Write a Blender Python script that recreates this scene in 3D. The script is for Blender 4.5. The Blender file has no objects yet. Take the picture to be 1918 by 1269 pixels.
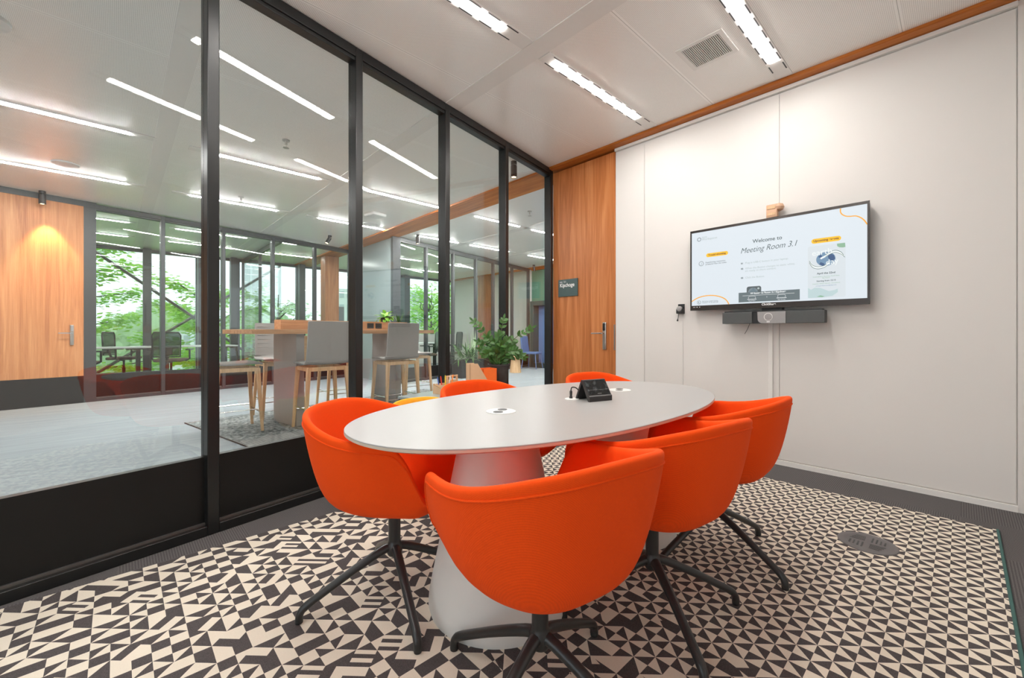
import bpy, math, random
from mathutils import Vector, Matrix
D = bpy.data; C = bpy.context.scene.collection
sc = bpy.context.scene
rnd = random.Random(7)
PI = math.pi; R = math.radians

# ---------------------------------------------------------------- camera
cam = D.objects.new('camera', D.cameras.new('camera')); C.objects.link(cam)
cam.location = (0, 0, 1.05)
cam.rotation_euler = (PI/2, 0, -math.atan2(.684, .7295))
cam.data.sensor_width = 36; cam.data.lens = 36*788/1918
cam.data.shift_y = -13/1918
cam.data.clip_start = .02; cam.data.clip_end = 1000
sc.camera = cam
# ---------------------------------------------------------------- world: bright overcast sky
w = D.worlds.new('sky'); sc.world = w; w.use_nodes = True
bg = w.node_tree.nodes['Background']
bg.inputs[0].default_value = (.84, .93, 1.0, 1); bg.inputs[1].default_value = 1.55
sc.view_settings.view_transform = 'Standard'; sc.view_settings.look = 'None'
sc.view_settings.gamma = 1; sc.view_settings.use_curve_mapping = False
sc.view_settings.exposure = .46
ROOM_L, HALL_L, SPOT_W = 63, 205, 75
sc.cycles.max_bounces = 12; sc.cycles.transparent_max_bounces = 24; sc.cycles.diffuse_bounces = 5
sc.cycles.sample_clamp_indirect = 6

# ---------------------------------------------------------------- materials
def lin(*c):
    return tuple((v/255/12.92 if v/255 <= .04045 else ((v/255+.055)/1.055)**2.4) for v in c)
class NT:
    def __init__(s, name):
        s.m = D.materials.new(name); s.m.use_nodes = True; s.t = s.m.node_tree
        s.b = s.t.nodes['Principled BSDF']; s.out = s.t.nodes['Material Output']
    def n(s, typ, **kw):
        nd = s.t.nodes.new(typ)
        for k, v in kw.items(): setattr(nd, k, v)
        return nd
    def set(s, nd, i, v):
        if hasattr(v, 'is_output') or isinstance(v, bpy.types.NodeSocket): s.t.links.new(v, nd.inputs[i])
        else: nd.inputs[i].default_value = v
    def math(s, op, a, b=0.0, c=None):
        nd = s.n('ShaderNodeMath', operation=op); s.set(nd, 0, a); s.set(nd, 1, b)
        if c is not None: s.set(nd, 2, c)
        return nd.outputs[0]
    def mix(s, f, a, b):
        nd = s.n('ShaderNodeMix', data_type='RGBA'); s.set(nd, 0, f)
        s.set(nd, 6, a if not isinstance(a, tuple) else (*a, 1) if len(a) == 3 else a)
        s.set(nd, 7, b if not isinstance(b, tuple) else (*b, 1) if len(b) == 3 else b)
        return nd.outputs[2]
    def coord(s, which='Object'):
        return s.n('ShaderNodeTexCoord').outputs[which]
    def xyz(s, v):
        nd = s.n('ShaderNodeSeparateXYZ'); s.set(nd, 0, v); return nd.outputs
    def mapping(s, v, scale=(1, 1, 1), rot=(0, 0, 0)):
        nd = s.n('ShaderNodeMapping'); s.set(nd, 0, v); nd.inputs['Scale'].default_value = scale
        nd.inputs['Rotation'].default_value = rot; return nd.outputs[0]
    def noise(s, v, scale=5, detail=2, rough=.5, dist=0):
        nd = s.n('ShaderNodeTexNoise'); s.set(nd, 'Vector', v); nd.inputs['Scale'].default_value = scale
        nd.inputs['Detail'].default_value = detail; nd.inputs['Roughness'].default_value = rough
        nd.inputs['Distortion'].default_value = dist; return nd.outputs[0]
    def ramp(s, f, stops):
        nd = s.n('ShaderNodeValToRGB'); s.set(nd, 0, f); e = nd.color_ramp.elements
        while len(e) < len(stops): e.new(.5)
        for el, (p, c) in zip(e, stops): el.position = p; el.color = (*c, 1)
        return nd.outputs[0]
    def bump(s, h, strength=.3, dist=.002):
        nd = s.n('ShaderNodeBump'); s.set(nd, 'Height', h); nd.inputs['Strength'].default_value = strength
        nd.inputs['Distance'].default_value = dist; s.set(s.b, 'Normal', nd.outputs[0])
    def base(s, col, rough=.5, metal=0, spec=.5):
        s.set(s.b, 'Base Color', (*col, 1) if isinstance(col, tuple) else col)
        s.b.inputs['Roughness'].default_value = rough; s.b.inputs['Metallic'].default_value = metal
        s.b.inputs['Specular IOR Level'].default_value = spec
        return s.m
def plain(name, col, rough=.5, metal=0, spec=.5, var=.06, scale=30):
    t = NT(name); nz = t.noise(t.coord(), scale, 3)
    a = tuple(max(0, c*(1-var)) for c in col); b = tuple(min(1, c*(1+var)) for c in col)
    return t.base(t.mix(nz, a, b), rough, metal, spec)
def fabric(name, col, scale=900, rough=.9):
    t = NT(name); co = t.coord()
    x = t.xyz(co)
    wv = t.n('ShaderNodeTexWave', wave_type='BANDS', bands_direction='DIAGONAL'); t.set(wv, 'Vector', co)
    wv.inputs['Scale'].default_value = scale/6; wv.inputs['Distortion'].default_value = 1.0
    nz = t.noise(co, 260, 2)
    f = t.math('ADD', t.math('MULTIPLY', wv.outputs[1], .4), t.math('MULTIPLY', nz, .6))
    t.base(t.mix(f, tuple(c*.86 for c in col), tuple(min(1, c*1.1) for c in col)), rough, 0, .25)
    t.b.inputs['Sheen Weight'].default_value = .08; t.b.inputs['Sheen Roughness'].default_value = .4
    t.b.inputs['Sheen Tint'].default_value = (min(1, col[0]*1.1), min(1, col[1]*2+.1), min(1, col[2]*2+.05), 1)
    t.bump(f, .25, .001); return t.m
def wood(name, dark, mid, light, axis='z', rough=.45, k=1.0):
    t = NT(name); co = t.coord()
    st = {'z': (9*k, 9*k, .5*k), 'x': (.5*k, 9*k, 9*k), 'y': (9*k, .5*k, 9*k)}[axis]
    fi = {'z': (120*k, 120*k, 1.6*k), 'x': (1.6*k, 120*k, 120*k), 'y': (120*k, 1.6*k, 120*k)}[axis]
    n1 = t.noise(t.mapping(co, st), 1, 4, .6, 1.5)
    n2 = t.noise(t.mapping(co, fi), 1, 3, .7)
    f = t.math('ADD', t.math('MULTIPLY', n1, .62), t.math('MULTIPLY', n2, .38))
    t.base(t.ramp(f, [(.32, dark), (.5, mid), (.68, light)]), rough, 0, .35)
    t.bump(n2, .1, .001); return t.m
def emit(name, col, s):
    t = NT(name); t.b.inputs['Base Color'].default_value = (.8, .8, .8, 1)
    t.b.inputs['Emission Color'].default_value = (*col, 1); t.b.inputs['Emission Strength'].default_value = s
    t.b.inputs['Roughness'].default_value = .5
    return t.m
def glass(name, tint=(.97, .985, .98), refl=.045, rough=.0):
    t = NT(name); t.t.nodes.remove(t.b)
    tr = t.n('ShaderNodeBsdfTransparent'); tr.inputs[0].default_value = (*tint, 1)
    gl = t.n('ShaderNodeBsdfGlossy'); gl.inputs[0].default_value = (1, 1, 1, 1); gl.inputs['Roughness'].default_value = rough
    lw = t.n('ShaderNodeLayerWeight'); f5 = t.math('POWER', lw.outputs['Facing'], 4.5)
    # Layer Weight 'Facing' with blend .5 is 1-|cos|
    f = t.math('ADD', t.math('MULTIPLY', f5, .75), refl)
    mx = t.n('ShaderNodeMixShader'); t.set(mx, 0, f); t.set(mx, 1, tr.outputs[0]); t.set(mx, 2, gl.outputs[0])
    t.t.links.new(mx.outputs[0], t.out.inputs[0]); return t.m

M = {}
M['white_wall'] = plain('painted_white_wall', (.75, .72, .69), .55, 0, .3, .015, 3)
M['white_trim'] = plain('white_trim', (.80, .78, .75), .4, 0, .4, .02)
M['green_wall'] = plain('green_wall', lin(95, 135, 112), .6)
M['black_frame'] = plain('black_powder_coat', (.010, .0105, .0105), .34, 0, .5, .1)
M['black_panel'] = plain('black_kick_panel', (.008, .008, .0078), .42, 0, .3, .15, 6)
M['steel_line'] = plain('dark_steel_profile', (.22, .21, .20), .3, .8)
M['grey_frame'] = plain('grey_aluminium_frame', (.055, .062, .064), .4, .2)
M['steel'] = plain('brushed_steel', (.62, .60, .57), .28, 1)
M['chrome'] = plain('chrome', (.8, .8, .8), .12, 1)
M['black_plastic'] = plain('black_plastic', (.02, .02, .021), .35)
M['dark_metal'] = plain('anthracite_metal', (.045, .045, .045), .33, .35, .5)
M['charcoal'] = plain('charcoal_speaker_grille', (.075, .08, .08), .6)
M['grey_plastic'] = plain('grey_plastic', (.32, .31, .31), .4)
M['white_plastic'] = plain('white_plastic', (.78, .77, .75), .4)
M['table_white'] = plain('white_laminate', (.38, .367, .357), .36, 0, .5, .01)
M['table_edge'] = plain('plywood_edge', (.62, .52, .42), .5)
M['concrete_white'] = plain('off_white_pedestal', (.79, .765, .73), .6, 0, .4, .04, 12)
M['orange'] = fabric('orange_wool', (.97, .078, .002))
M['yellow'] = fabric('yellow_wool', (.90, .45, .035))
M['grey_fabric'] = fabric('grey_wool', (.33, .31, .295))
M['blue_fabric'] = fabric('blue_felt', (.10, .18, .36))
M['veneer'] = wood('oak_veneer_door', lin(150, 84, 38), lin(190, 115, 62), lin(214, 143, 88), 'z', .42)
M['veneer2'] = wood('oak_veneer_panel', lin(165, 98, 58), lin(200, 134, 86), lin(222, 162, 112), 'z', .42)
M['timber'] = wood('laminated_timber', lin(148, 80, 24), lin(186, 106, 38), lin(208, 132, 60), 'y', .5)
M['timber_z'] = wood('laminated_timber_post', lin(140, 85, 50), lin(176, 112, 70), lin(200, 138, 92), 'z', .5)
M['light_wood'] = wood('light_oak', lin(190, 150, 112), lin(215, 178, 138), lin(230, 198, 160), 'z', .5, 2)
M['light_wood_x'] = wood('light_oak_top', lin(165, 118, 80), lin(196, 148, 108), lin(215, 172, 130), 'x', .45, 2)
M['bar_panel'] = plain('pale_grey_laminate', (.36, .345, .335), .3, 0, .5)
M['glass'] = glass('clear_glass')
M['far_glass'] = glass('clear_glass_far', (.93, .962, .948), .03)
M['step_panel'] = plain('grey_green_glass_panel', (.30, .36, .36), .18, 0, .7, .03, 2)
M['leaf_dark'] = plain('dark_green_leaf', (.065, .17, .035), .35, 0, .5, .45, 25)
M['leaf_light'] = plain('lime_leaf', (.30, .62, .06), .45, 0, .4, .3, 25)
M['stem'] = plain('stem_green', (.10, .12, .05), .5)
M['soil'] = plain('soil', (.03, .02, .015), .9)
M['pot'] = plain('dark_stone_pot', (.06, .055, .052), .75, 0, .3, .5, 14)
M['paper_orange'] = plain('orange_card', (.95, .17, .02), .5)
M['kraft'] = plain('tan_fibreboard', (.68, .45, .27), .65)
M['ground'] = plain('meadow', (.16, .33, .06), .9, 0, .1, .4, .2)
M['bark'] = plain('bark', (.05, .042, .035), .9)
M['building'] = plain('pale_building', (.72, .74, .74), .7)
M['brick'] = plain('brick_building', (.36, .22, .17), .8)
M['win_dark'] = plain('building_window', (.42, .48, .5), .3)
M['tan'] = plain('tan_plastic', (.68, .42, .27), .5)
M['mesh_black'] = glass('black_mesh', (.38, .42, .40), .02, .4)
M['blue_niche'] = plain('blue_panel', (.13, .22, .42), .5)
M['green_frame'] = plain('dark_green_frame', (.035, .06, .055), .4)

def leafmat(name, a, b):
    t = NT(name); t.base(t.mix(t.noise(t.coord(), 1.6, 3), a, b), .6, 0, .2)
    tl = t.n('ShaderNodeBsdfTranslucent'); tl.inputs[0].default_value = (*b, 1)
    mx = t.n('ShaderNodeMixShader'); mx.inputs[0].default_value = .4
    t.set(mx, 1, t.b.outputs[0]); t.set(mx, 2, tl.outputs[0]); t.t.links.new(mx.outputs[0], t.out.inputs[0]); return t.m
M['tree_leaf'] = leafmat('spring_leaves', (.34, .60, .05), (.52, .84, .14))
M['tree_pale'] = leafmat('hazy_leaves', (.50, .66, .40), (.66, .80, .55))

def ceiling_mat():
    t = NT('perforated_metal_ceiling'); v = t.xyz(t.coord()); X, Y = v[0], v[1]
    p = .0085
    fx = t.math('SUBTRACT', t.math('FRACT', t.math('DIVIDE', X, p)), .5)
    fy = t.math('SUBTRACT', t.math('FRACT', t.math('DIVIDE', Y, p)), .5)
    r2 = t.math('ADD', t.math('MULTIPLY', fx, fx), t.math('MULTIPLY', fy, fy))
    hole = t.math('LESS_THAN', r2, .075)
    g = t.math('ABSOLUTE', t.math('SUBTRACT', t.math('FRACT', t.math('ADD', t.math('DIVIDE', t.math('SUBTRACT', Y, 1.453), 1.194), .5)), .5))
    seam = t.math('LESS_THAN', g, .012)
    gap = t.math('LESS_THAN', g, .0012)
    hole = t.math('MULTIPLY', hole, t.math('SUBTRACT', 1, seam))
    c = t.mix(hole, (.95, .925, .89), (.60, .58, .555))
    c = t.mix(seam, c, (.96, .94, .91)); c = t.mix(gap, c, (.4, .38, .36))
    return t.base(c, .30, 0, .8)
M['ceiling'] = ceiling_mat()

def carpet_mat(name, a, b, rib=True):
    t = NT(name); co = t.coord(); v = t.xyz(co)
    nz = t.noise(co, 220, 2, .6)
    if rib:   # tiles laid in turned directions, each ribbed
        ix = t.math('FLOOR', t.math('DIVIDE', v[0], .5)); iy = t.math('FLOOR', t.math('DIVIDE', v[1], .5))
        par = t.math('MODULO', t.math('ABSOLUTE', t.math('ADD', ix, iy)), 2.0)
        u = t.math('ADD', t.math('MULTIPLY', v[0], par), t.math('MULTIPLY', v[1], t.math('SUBTRACT', 1, par)))
        rb = t.math('SINE', t.math('MULTIPLY', u, 620.0))
        f = t.math('ADD', t.math('MULTIPLY', rb, .28), nz)
    else:
        n2 = t.noise(t.mapping(co, (1, 12, 1), (0, 0, -.2)), 1.2, 3)
        f = t.math('ADD', t.math('MULTIPLY', nz, .7), t.math('MULTIPLY', n2, .35))
    t.base(t.mix(f, a, b), .9, 0, .2); t.bump(f, .4, .002); return t.m
M['carpet'] = carpet_mat('ribbed_carpet_tiles', (.055, .050, .050), (.15, .138, .137))
M['hall_carpet'] = carpet_mat('grey_hall_carpet', (.08, .10, .115), (.50, .555, .575), False)

def rug_mat():
    t = NT('triangle_pattern_rug'); co = t.coord(); v = t.xyz(co)
    k = 1/.09815
    p = t.math('SUBTRACT', t.math('MULTIPLY', t.math('ADD', v[0], v[1]), k), .65)
    q = t.math('MULTIPLY', t.math('SUBTRACT', v[0], v[1]), k)
    ip, iq = t.math('FLOOR', p), t.math('FLOOR', q)
    a = t.math('SUBTRACT', t.math('FRACT', p), .5); b = t.math('SUBTRACT', t.math('FRACT', q), .5)
    s = t.math('GREATER_THAN', t.math('ABSOLUTE', a), t.math('ABSOLUTE', b))
    par = t.math('MODULO', t.math('ABSOLUTE', t.math('ADD', ip, iq)), 2.0)
    base = t.math('ABSOLUTE', t.math('SUBTRACT', s, t.math('ROUND', par)))
    # toward the glass the regular hourglasses break up into halves, stripes and parallelograms
    pa = t.math('GREATER_THAN', a, 0.0); pb = t.math('GREATER_THAN', b, 0.0)
    pd = t.math('GREATER_THAN', a, b); pe = t.math('GREATER_THAN', t.math('ADD', a, b), 0.0)
    st = t.math('GREATER_THAN', t.math('FRACT', t.math('MULTIPLY', t.math('ADD', a, .5), 1.999)), .5)
    cb = t.n('ShaderNodeCombineXYZ'); t.set(cb, 0, ip); t.set(cb, 1, iq)
    wn = t.n('ShaderNodeTexWhiteNoise'); t.set(wn, 0, cb.outputs[0]); rv = wn.outputs[0]
    mr = t.n('ShaderNodeMapRange'); t.set(mr, 0, t.math('SUBTRACT', v[0], t.math('MULTIPLY', v[1], .30)))
    mr.inputs[1].default_value = .45; mr.inputs[2].default_value = 1.35; mr.inputs[3].default_value = .68; mr.inputs[4].default_value = 0
    k_ = mr.outputs[0]
    f = base
    for frac, pt in ((1.0, t.math('SUBTRACT', 1.0, base)), (.74, pd), (.50, pe), (.28, pa), (.16, pb), (.05, st)):
        sel = t.math('LESS_THAN', rv, t.math('MULTIPLY', k_, frac))
        f = t.math('ADD', t.math('MULTIPLY', f, t.math('SUBTRACT', 1.0, sel)), t.math('MULTIPLY', pt, sel))
    nz = t.noise(co, 420, 2, .7)
    dk = t.mix(nz, (.012, .010, .012), (.155, .135, .132)); lt = t.mix(nz, (.70, .62, .51), (.82, .74, .62))
    t.base(t.mix(f, dk, lt), .95, 0, .15); t.bump(nz, .5, .003); return t.m
M['rug'] = rug_mat()
def hallrug_mat():
    t = NT('mottled_hall_rug'); co = t.coord(); v = t.xyz(co)
    nz = t.noise(co, 26, 4, .65); n2 = t.noise(co, 3, 2)
    f = t.math('ADD', t.math('MULTIPLY', nz, .8), t.math('MULTIPLY', n2, .3))
    c = t.ramp(f, [(.40, (.05, .06, .062)), (.58, (.25, .27, .27)), (.72, (.50, .52, .5))])
    st = t.math('GREATER_THAN', t.math('SINE', t.math('MULTIPLY', v[1], 170.0)), 0.0)
    near = t.math('LESS_THAN', v[1], .34)
    c2 = t.mix(st, (.04, .045, .047), (.52, .53, .52))
    t.base(t.mix(near, c, c2), .95, 0, .1); t.bump(nz, .5, .004); return t.m
M['hall_rug'] = hallrug_mat()
M['strip_room'] = emit('meeting_room_strip_glow', (1.0, .965, .92), ROOM_L)
M['strip_hall'] = emit('hall_strip_glow', (1.0, .975, .96), HALL_L)
M['strip_office'] = emit('office_strip_glow', (1.0, .97, .94), 62)
M['spot_glow'] = emit('spot_lamp_glow', (1, .62, .28), 25)
M['screen'] = emit('lit_screen', lin(222, 231, 238), .72); M['screen'].node_tree.nodes['Principled BSDF'].inputs['Base Color'].default_value = (.02, .02, .02, 1)
for k_, c_ in dict(text_dark=lin(58, 78, 82), text_grey=lin(178, 192, 192), pill=lin(255, 196, 10), line=lin(252, 172, 16), poster=lin(217, 225, 230),
                   leafy=lin(140, 182, 152), globe=lin(110, 145, 175), globe_dark=lin(50, 85, 130), arm_green=lin(70, 105, 90), bar=lin(98, 112, 116), square=lin(82, 92, 96),
                   text_white=lin(240, 244, 245), maroon=lin(110, 50, 20), poster_white=lin(240, 246, 246), blob=lin(190, 212, 214), disc=lin(120, 135, 142)).items():
    m_ = emit('screen_'+k_, c_, .72); m_.node_tree.nodes['Principled BSDF'].inputs['Base Color'].default_value = (.02, .02, .02, 1); M['s_'+k_] = m_
M['exit_green'] = emit('exit_sign_green', lin(90, 190, 110), 1.0)
M['sign'] = plain('dark_green_sign', lin(58, 82, 82), .4)
M['sign_white'] = plain('white_lettering', (.85, .86, .86), .5)

# ---------------------------------------------------------------- mesh builder
class MB:
    def __init__(s): s.v = []; s.f = []; s.m = Matrix.Identity(4)
    def add(s, vs, fs):
        o = len(s.v); s.v += [tuple(s.m @ Vector(p)) for p in vs]; s.f += [tuple(i+o for i in f) for f in fs]; return s
    def box(s, x0, x1, y0, y1, z0, z1):
        v = [(x0, y0, z0), (x1, y0, z0), (x1, y1, z0), (x0, y1, z0), (x0, y0, z1), (x1, y0, z1), (x1, y1, z1), (x0, y1, z1)]
        return s.add(v, [(0, 3, 2, 1), (4, 5, 6, 7), (0, 1, 5, 4), (1, 2, 6, 5), (2, 3, 7, 6), (3, 0, 4, 7)])
    def hexa(s, a, b):   # two quads of four points
        return s.add(list(a)+list(b), [(3, 2, 1, 0), (4, 5, 6, 7), (0, 1, 5, 4), (1, 2, 6, 5), (2, 3, 7, 6), (3, 0, 4, 7)])
    def tube(s, pts, r, n=10, sq=1.0, cap=True):
        pts = [Vector(p) for p in pts]; N = len(pts)
        rr = r if isinstance(r, (list, tuple)) else [r]*N
        vs = []; up = None
        for i, p in enumerate(pts):
            d = (pts[min(i+1, N-1)]-pts[max(i-1, 0)]).normalized()
            if up is None:
                up = Vector((0, 0, 1)) if abs(d.z) < .9 else Vector((1, 0, 0))
            a = d.cross(up)
            if a.length < 1e-4: a = d.cross(Vector((0, 1, 0)))
            a.normalize(); b = a.cross(d).normalized(); up = b
            for k in range(n):
                t = 2*PI*k/n; vs.append(p+a*math.cos(t)*rr[i]+b*math.sin(t)*rr[i]*sq)
        fs = [(i*n+k, i*n+(k+1) % n, (i+1)*n+(k+1) % n, (i+1)*n+k) for i in range(N-1) for k in range(n)]
        if cap: fs += [tuple(range(n-1, -1, -1)), tuple((N-1)*n+k for k in range(n))]
        return s.add(vs, fs)
    def lathe(s, prof, n=32, c=(0, 0), cap=True):
        vs = [(c[0]+r*math.cos(2*PI*k/n), c[1]+r*math.sin(2*PI*k/n), z) for r, z in prof for k in range(n)]
        fs = [(i*n+k, i*n+(k+1) % n, (i+1)*n+(k+1) % n, (i+1)*n+k) for i in range(len(prof)-1) for k in range(n)]
        if cap: fs += [tuple(range(n-1, -1, -1)), tuple((len(prof)-1)*n+k for k in range(n))]
        return s.add(vs, fs)
    def prism(s, out, z0, z1):
        n = len(out); vs = [(x, y, z0) for x, y in out]+[(x, y, z1) for x, y in out]
        return s.add(vs, [tuple(range(n-1, -1, -1)), tuple(range(n, 2*n))]+[(i, (i+1) % n, n+(i+1) % n, n+i) for i in range(n)])
    def leaf(s, base, d, up, L, W, bend=.15, seg=4):
        base, d, up = Vector(base), Vector(d).normalized(), Vector(up)
        a = d.cross(up)
        if a.length < 1e-3: a = d.cross(Vector((1, .3, 0)))
        a.normalize(); nrm = a.cross(d).normalized(); vs = []
        for i in range(seg+1):
            t = i/seg; wd = W*.5*math.sin(PI*min(1, t*.92+.08))**.8 if i < seg else 0
            p = base+d*L*t-nrm*L*bend*t*t
            vs += [p-a*wd+nrm*wd*.25, p, p+a*wd+nrm*wd*.25]
        fs = []
        for i in range(seg):
            o = i*3; fs += [(o, o+1, o+4, o+3), (o+1, o+2, o+5, o+4)]
        return s.add(vs, fs)
    def quadleaf(s, p, d, a, L, W):
        p, d, a = Vector(p), Vector(d), Vector(a)
        return s.add([p, p+d*L*.5+a*W*.5, p+d*L, p+d*L*.5-a*W*.5], [(0, 1, 2, 3)])
    def build(s, name, mat, parent=None, bevel=0, smooth=35, seg=2):
        me = D.meshes.new(name); me.from_pydata(s.v, [], s.f); me.validate(); me.update()
        if smooth:
            me.polygons.foreach_set('use_smooth', [True]*len(me.polygons)); me.set_sharp_from_angle(angle=R(smooth))
        me.materials.append(mat)
        o = D.objects.new(name, me); C.objects.link(o)
        if parent: o.parent = parent
        if bevel:
            b = o.modifiers.new('bevel', 'BEVEL'); b.width = bevel; b.segments = seg; b.limit_method = 'ANGLE'; b.angle_limit = R(40)
        return o
def tag(o, label=None, cat=None, group=None, kind=None):
    if label: o['label'] = label
    if cat: o['category'] = cat
    if group: o['group'] = group
    if kind: o['kind'] = kind
    return o
def thing(name, label, cat, loc=(0, 0, 0), rz=0, group=None, kind=None):
    o = D.objects.new(name, None); C.objects.link(o); o.location = loc; o.rotation_euler = (0, 0, rz); o.empty_display_size = .1
    return tag(o, label, cat, group, kind)
def struct(name, mb, mat, label, cat, bevel=0, smooth=35):
    return tag(mb.build(name, mat, None, bevel, smooth), label, cat, None, 'structure')
def dup(root, loc, rz=None, label=None, group=None):
    r = root.copy(); C.objects.link(r); r.location = loc
    if rz is not None: r.rotation_euler = (0, 0, rz)
    if label: r['label'] = label
    if group: r['group'] = group
    for ch in list(root.children):
        c = ch.copy(); C.objects.link(c); c.parent = r
        for g in list(ch.children):
            d = g.copy(); C.objects.link(d); d.parent = c
    return r
def crom(pts, n):
    P = [Vector(p) for p in pts]; out = []
    for i in range(len(P)-1):
        a, b, c, d = P[max(i-1, 0)], P[i], P[i+1], P[min(i+2, len(P)-1)]
        for k in range(n):
            t = k/n
            out.append(.5*((2*b)+(c-a)*t+(2*a-5*b+4*c-d)*t*t+(3*b-a-3*c+d)*t**3))
    out.append(P[-1]); return out

# ================================================================ SETTING
SL = .2002; TH = math.atan(SL)
def gy(x, x0, y0): return y0+SL*(x-x0)
G0 = (-.328, 2.517); F0 = (-.28, 8.95); E0 = (4.07, 7.79); SL2 = .24; TH2 = math.atan(SL2)
# floors: meeting room carpet tiles and hall carpet, cut along the glass partition
mb = MB().prism([(-2.4, -1.3), (3.95, -1.3), (3.95, gy(3.95, *G0)+.05), (-2.4, gy(-2.4, *G0)+.05)], -.15, 0)
struct('floor', mb, M['carpet'], 'dark ribbed carpet tile floor of the meeting room', 'floor')
mb = MB().prism([(-2.4, gy(-2.4, *G0)+.05), (3.95, gy(3.95, *G0)+.05), (3.95, -1.3), (9.5, -1.3), (9.5, 13.3), (-5.4, 13.3), (-5.4, gy(-2.4, *G0)+.05)], -.15, 0)
struct('floor', mb, M['hall_carpet'], 'grey carpet floor of the hall and offices beyond the glass', 'floor')
struct('ceiling', MB().prism([(-2.5, -1.42), (9.5, -1.42), (9.5, 13.6), (-5.5, 13.6), (-5.5, 1.9), (-2.5, 1.9)], 3.0, 3.25), M['ceiling'], 'perforated metal panel ceiling', 'ceiling')
# right (white) wall in panels with hairline joints
mb = MB()
for a, b in ((-.222, .981), (.985, 2.153), (2.157, 2.486)): mb.box(3.83, 3.93, a, b, .045, 2.94)
mb.box(3.84, 3.94, -1.3, 2.486, .0, 3.0); mb.box(3.822, 3.93, -1.3, -.228, .0, 3.0)
struct('wall_right', mb, M['white_wall'], 'white panelled wall carrying the television', 'wall')
struct('baseboard_right', MB().box(3.818, 3.84, -.228, 2.486, 0, .036), M['white_trim'], 'low white skirting along the white wall', 'skirting')
struct('trim_1', MB().box(3.806, 3.84, -.228, 2.486, 2.945, 2.972), M['white_trim'], 'thin white cornice strip above the white wall', 'trim')
struct('wall_back', MB().box(-2.4, 3.95, -1.42, -1.3, 0, 3), M['white_wall'], 'white wall behind the camera', 'wall')
m = MB().box(-2.52, -2.4, -1.42, gy(-2.4, *G0)+.1, 0, .35).box(-2.52, -2.4, -1.42, gy(-2.4, *G0)+.1, 2.9, 3).box(-2.52, -2.4, -1.42, -1.15, .35, 2.9).box(-2.52, -2.4, 1.9, gy(-2.4, *G0)+.1, .35, 2.9)
struct('wall_left', m, M['white_wall'], 'white wall at the left end of the meeting room around a large window added for daylight', 'wall')
o = thing('window_50', 'large unseen window added in the left end wall to bring daylight into the meeting room', 'window', (-2.4, 0, 0), 0, None, 'structure')  # unseen opening, added to throw daylight on chair backs and white wall
for a in (-1.15, .35, 1.85): MB().box(-.08, 0, a, a+.05, .35, 2.9).build('mullion', M['black_frame'], o)
MB().box(-.05, -.04, -1.10, 1.85, .35, 2.9).build('pane', M['glass'], o)
mb = MB().box(3.94, 4.06, -1.3, gy(3.94, *G0)+.08, 0, 3)
struct('wall_neighbour', mb, M['white_wall'], 'wall backing the meeting room toward the next room', 'wall')
# timber beams flush with the ceiling
struct('trim_2', MB().box(3.725, 4.165, -1.3, 13.3, 2.975, 3.02), M['timber'], 'orange-brown timber beam running above the white wall and door', 'beam')
struct('trim_3', MB().box(9.12, 9.56, -1.3, 13.3, 2.975, 3.02), M['timber'], 'far timber beam over the green wall', 'beam')
# smooth white ceiling bands
for i, x in enumerate((.27, 2.035, 5.5, 7.28)):
    struct('trim_%d' % (4+i), MB().box(x, x+.15, -1.3, 13.3, 2.994, 3.01), M['white_trim'],
           ['smooth white ceiling band crossing over the left glass panes', 'smooth white ceiling band between the two rows of meeting room lights',
            'smooth white ceiling band in the hall beyond the beam', 'far smooth white ceiling band in the hall'][i], 'ceiling band')

# doors
d1 = thing('door_1', 'tall oak veneer door with steel lever handle at the right end of the glass', 'door', (3.83, 2.49, 0), 0, None, 'structure')
MB().box(0, .05, 0, .87, .0, 2.955).build('door_leaf', M['veneer'], d1, .002)
MB().box(-.004, .0, .004, .018, .86, 1.13).build('edge_plate', M['steel'], d1)
def handle(parent, x0, y0, sgn, flip=1):
    lk = MB().box(x0-.028*flip if flip > 0 else x0, x0 if flip > 0 else x0+.028, y0-.022, y0+.022, .86, 1.155).build('lock_plate', M['steel'], parent, .008, seg=3)
    MB().box(x0-.034*flip, x0-.02*flip, y0-.016, y0+.016, 1.065, 1.145).build('card_reader', M['black_plastic'], lk, .006)
    MB().tube(crom([(x0-.02*flip, y0, 1.035), (x0-.06*flip, y0, 1.037), (x0-.068*flip, y0+sgn*.02, 1.038), (x0-.068*flip, y0+sgn*.135, 1.036)], 4), .0085, 10).build('lever', M['chrome'], lk)
handle(d1, 0, .125, 1)
# door name sign
sg = thing('name_sign', 'dark green room sign reading Kipchoge on the oak door', 'sign', (3.829, 3.125, 1.565))
MB().box(-.012, 0, -.143, .143, -.1, .1).build('sign_plate', M['sign'], sg, .001)
def text(body, size, parent, mat, name, loc, rot, shear=0, align='LEFT', offset=0, extr=.0004, sx=1):
    cu = D.curves.new('t', 'FONT'); cu.body = body; cu.size = size; cu.shear = shear; cu.align_x = align; cu.offset = offset; cu.extrude = extr
    o = D.objects.new('t', cu); C.objects.link(o); bpy.context.view_layer.update()
    me = D.meshes.new_from_object(o.evaluated_get(bpy.context.evaluated_depsgraph_get())); D.objects.remove(o); D.curves.remove(cu)
    me.materials.clear(); me.materials.append(mat)
    t = D.objects.new(name, me); C.objects.link(t); t.parent = parent
    me.transform(Matrix.LocRotScale(Vector(loc), rot, Vector((sx, 1, 1)))); return t
ROT = Matrix(((0, 0, -1), (-1, 0, 0), (0, 1, 0))).to_quaternion()   # facing -x, reading toward -y
text('Kipchoge', .062, sg, M['sign_white'], 'room_name', (-.0125, .118, .012), ROT, offset=.001, sx=.93)
text('3.1', .03, sg, M['sign_white'], 'room_number', (-.0125, .06, .062), ROT)
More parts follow.
